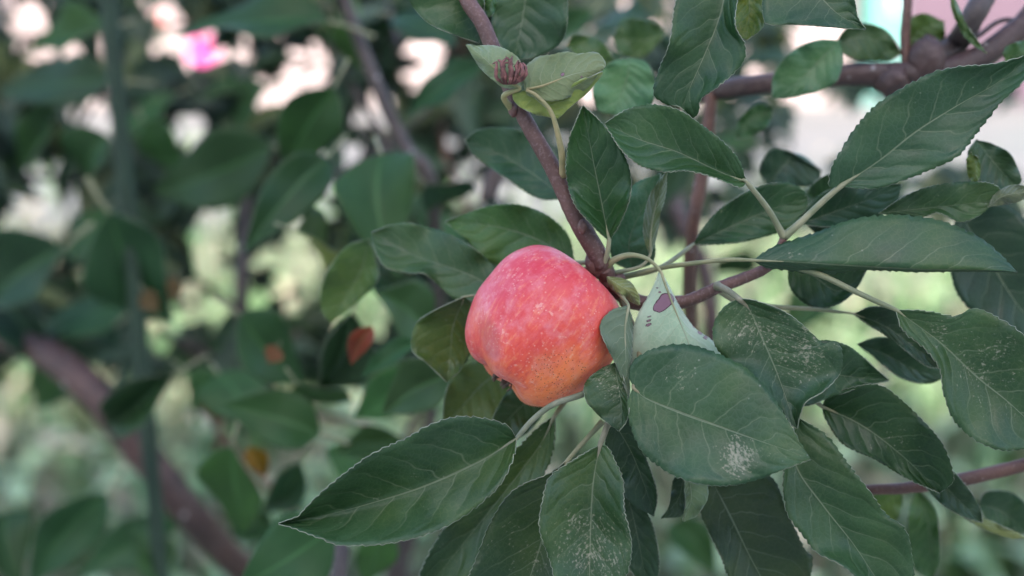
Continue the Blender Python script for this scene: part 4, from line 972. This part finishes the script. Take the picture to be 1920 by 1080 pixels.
M_FOL = [simple('far_foliage', (0.020, 0.050, 0.017), .55, .3, 14.0), simple('far_foliage_dark', (0.012, 0.030, 0.010), .6, .3, 14.0), simple('far_foliage_olive', (0.055, 0.070, 0.018), .6, .3, 14.0), simple('far_foliage_pale', (0.050, 0.085, 0.050), .6, .3, 14.0)]
tag(mesh_obj('foliage', V, Fc, M_FOL, tree, midx=mi), kind='stuff')
print('random leaves', cnt, 'all back', NB[0])

# ------------------------------------------------------------------ garden stake
M_STAKE = simple('green_coated_stake', (0.010, 0.026, 0.012), 0.8, 0.15, 30)
a, b = P(198, -60, 41), P(262, 640, 44)
dirv = (b - a).normalized()
base = a + dirv * ((a.z) / -dirv.z)
stake = empty('garden_stake', base)
tag(stake, 'dark green upright garden stake blurred at the left', 'stake')
top = a - dirv * .35
pts = [base - base - dirv * -.12, a - base, top - base]
V, Fc = tube_geo(spline([tuple(p) for p in pts], 60), [.0058 * (1.12 if i % 6 == 0 else 1) for i in range(60)], 14)
mesh_obj('rod', V, Fc, M_STAKE, stake)
V, Fc = tube_geo([top - base - dirv * t for t in np.linspace(-.004, .016, 5)], [.0092, .0095, .0095, .008, .004], 14)
mesh_obj('cap', V, Fc, M_STAKE, stake)

# ------------------------------------------------------------------ pink flowers in the border
M_PINK = simple('pink_petal', (0.80, 0.10, 0.38), 0.5, 0.1, 60)
M_SALM = simple('salmon_petal', (0.75, 0.36, 0.36), 0.5, 0.1, 60)
M_YEL = simple('flower_centre', (0.70, 0.45, 0.08), 0.7, 0.2, 300)
M_STEM = simple('flower_stem', (0.07, 0.14, 0.05), 0.6, 0.2, 60)
def flower_plant(head, rad, petal, label, seed):
    g = np.random.default_rng(seed)
    basep = Vector((head.x + .03, head.y + .06, 0))
    e = empty('flowering_plant', basep)
    tag(e, label, 'flower', 'tall flowers behind the tree')
    h = head - basep
    c = spline([(0, 0, -.02), (h.x * .2 + .02, h.y * .3, h.z * .5), tuple(h)], 30)
    V, Fc = tube_geo(c, np.linspace(.005, .003, 30), 8)
    mesh_obj('stem', V, Fc, M_STEM, e)
    for ring, (np_, rr, tilt) in enumerate(((9, 1.0, .2), (8, .8, .6), (6, .55, 1.0))):
        for k in range(np_):
            a = 2 * math.pi * k / np_ + ring * .4
            V, Fc = [], []
            for j in range(7):
                v = j / 6
                w = rad * rr * .55 * math.sin(math.pi * min(1, v * .8 + .12)) ** .7
                r = rad * rr * v * math.cos(tilt * (1 - .3 * v)); z = rad * rr * v * math.sin(tilt) * .8
                for s in (-1, -.5, 0, .5, 1):
                    V.append((r * math.cos(a) - s * w * math.sin(a), z + rad * .12 * abs(s) ** 2 * v, r * math.sin(a) + s * w * math.cos(a)))
            V = [(x, -y_, z) for (x, y_, z) in V]
            Fc = [(j * 5 + i, j * 5 + i + 1, j * 5 + i + 6, j * 5 + i + 5) for j in range(6) for i in range(4)]
            mesh_obj('petal', V, Fc, petal, e, h)
    V, Fc = tube_geo([h + Vector((0, .004 - .012 * t, 0)) for t in np.linspace(0, 1, 5)], [rad * .2, rad * .24, rad * .22, rad * .15, rad * .03], 12)
    mesh_obj('centre', V, Fc, M_YEL, e)
    for k in range(9):
        z = h.z * (.15 + .08 * k); p = Vector(c[int(29 * (.15 + .08 * k))]); a = k * 2.4
        dx, dy = math.cos(a), math.sin(a)
        V, Fc = [], []
        for j in range(6):
            v = j / 5; w = .018 * math.sin(math.pi * (v * .9 + .08))
            for s in (-1, 0, 1):
                V.append((p.x + dx * v * .10 - s * w * dy, p.y + dy * v * .10 + s * w * dx, p.z + .03 * math.sin(v * 2.5) - .006 * abs(s)))
        Fc = [(j * 3 + i, j * 3 + i + 1, j * 3 + i + 4, j * 3 + i + 3) for j in range(5) for i in range(2)]
        mesh_obj('leaf', V, Fc, M_STEM, e)
flower_plant(P(381, 95, 205), .030, M_PINK, 'bright pink flower glowing through the leaves at upper left', 1)
flower_plant(P(303, 36, 225), .016, M_SALM, 'salmon pink flower near the top left, above the bright pink one', 2)
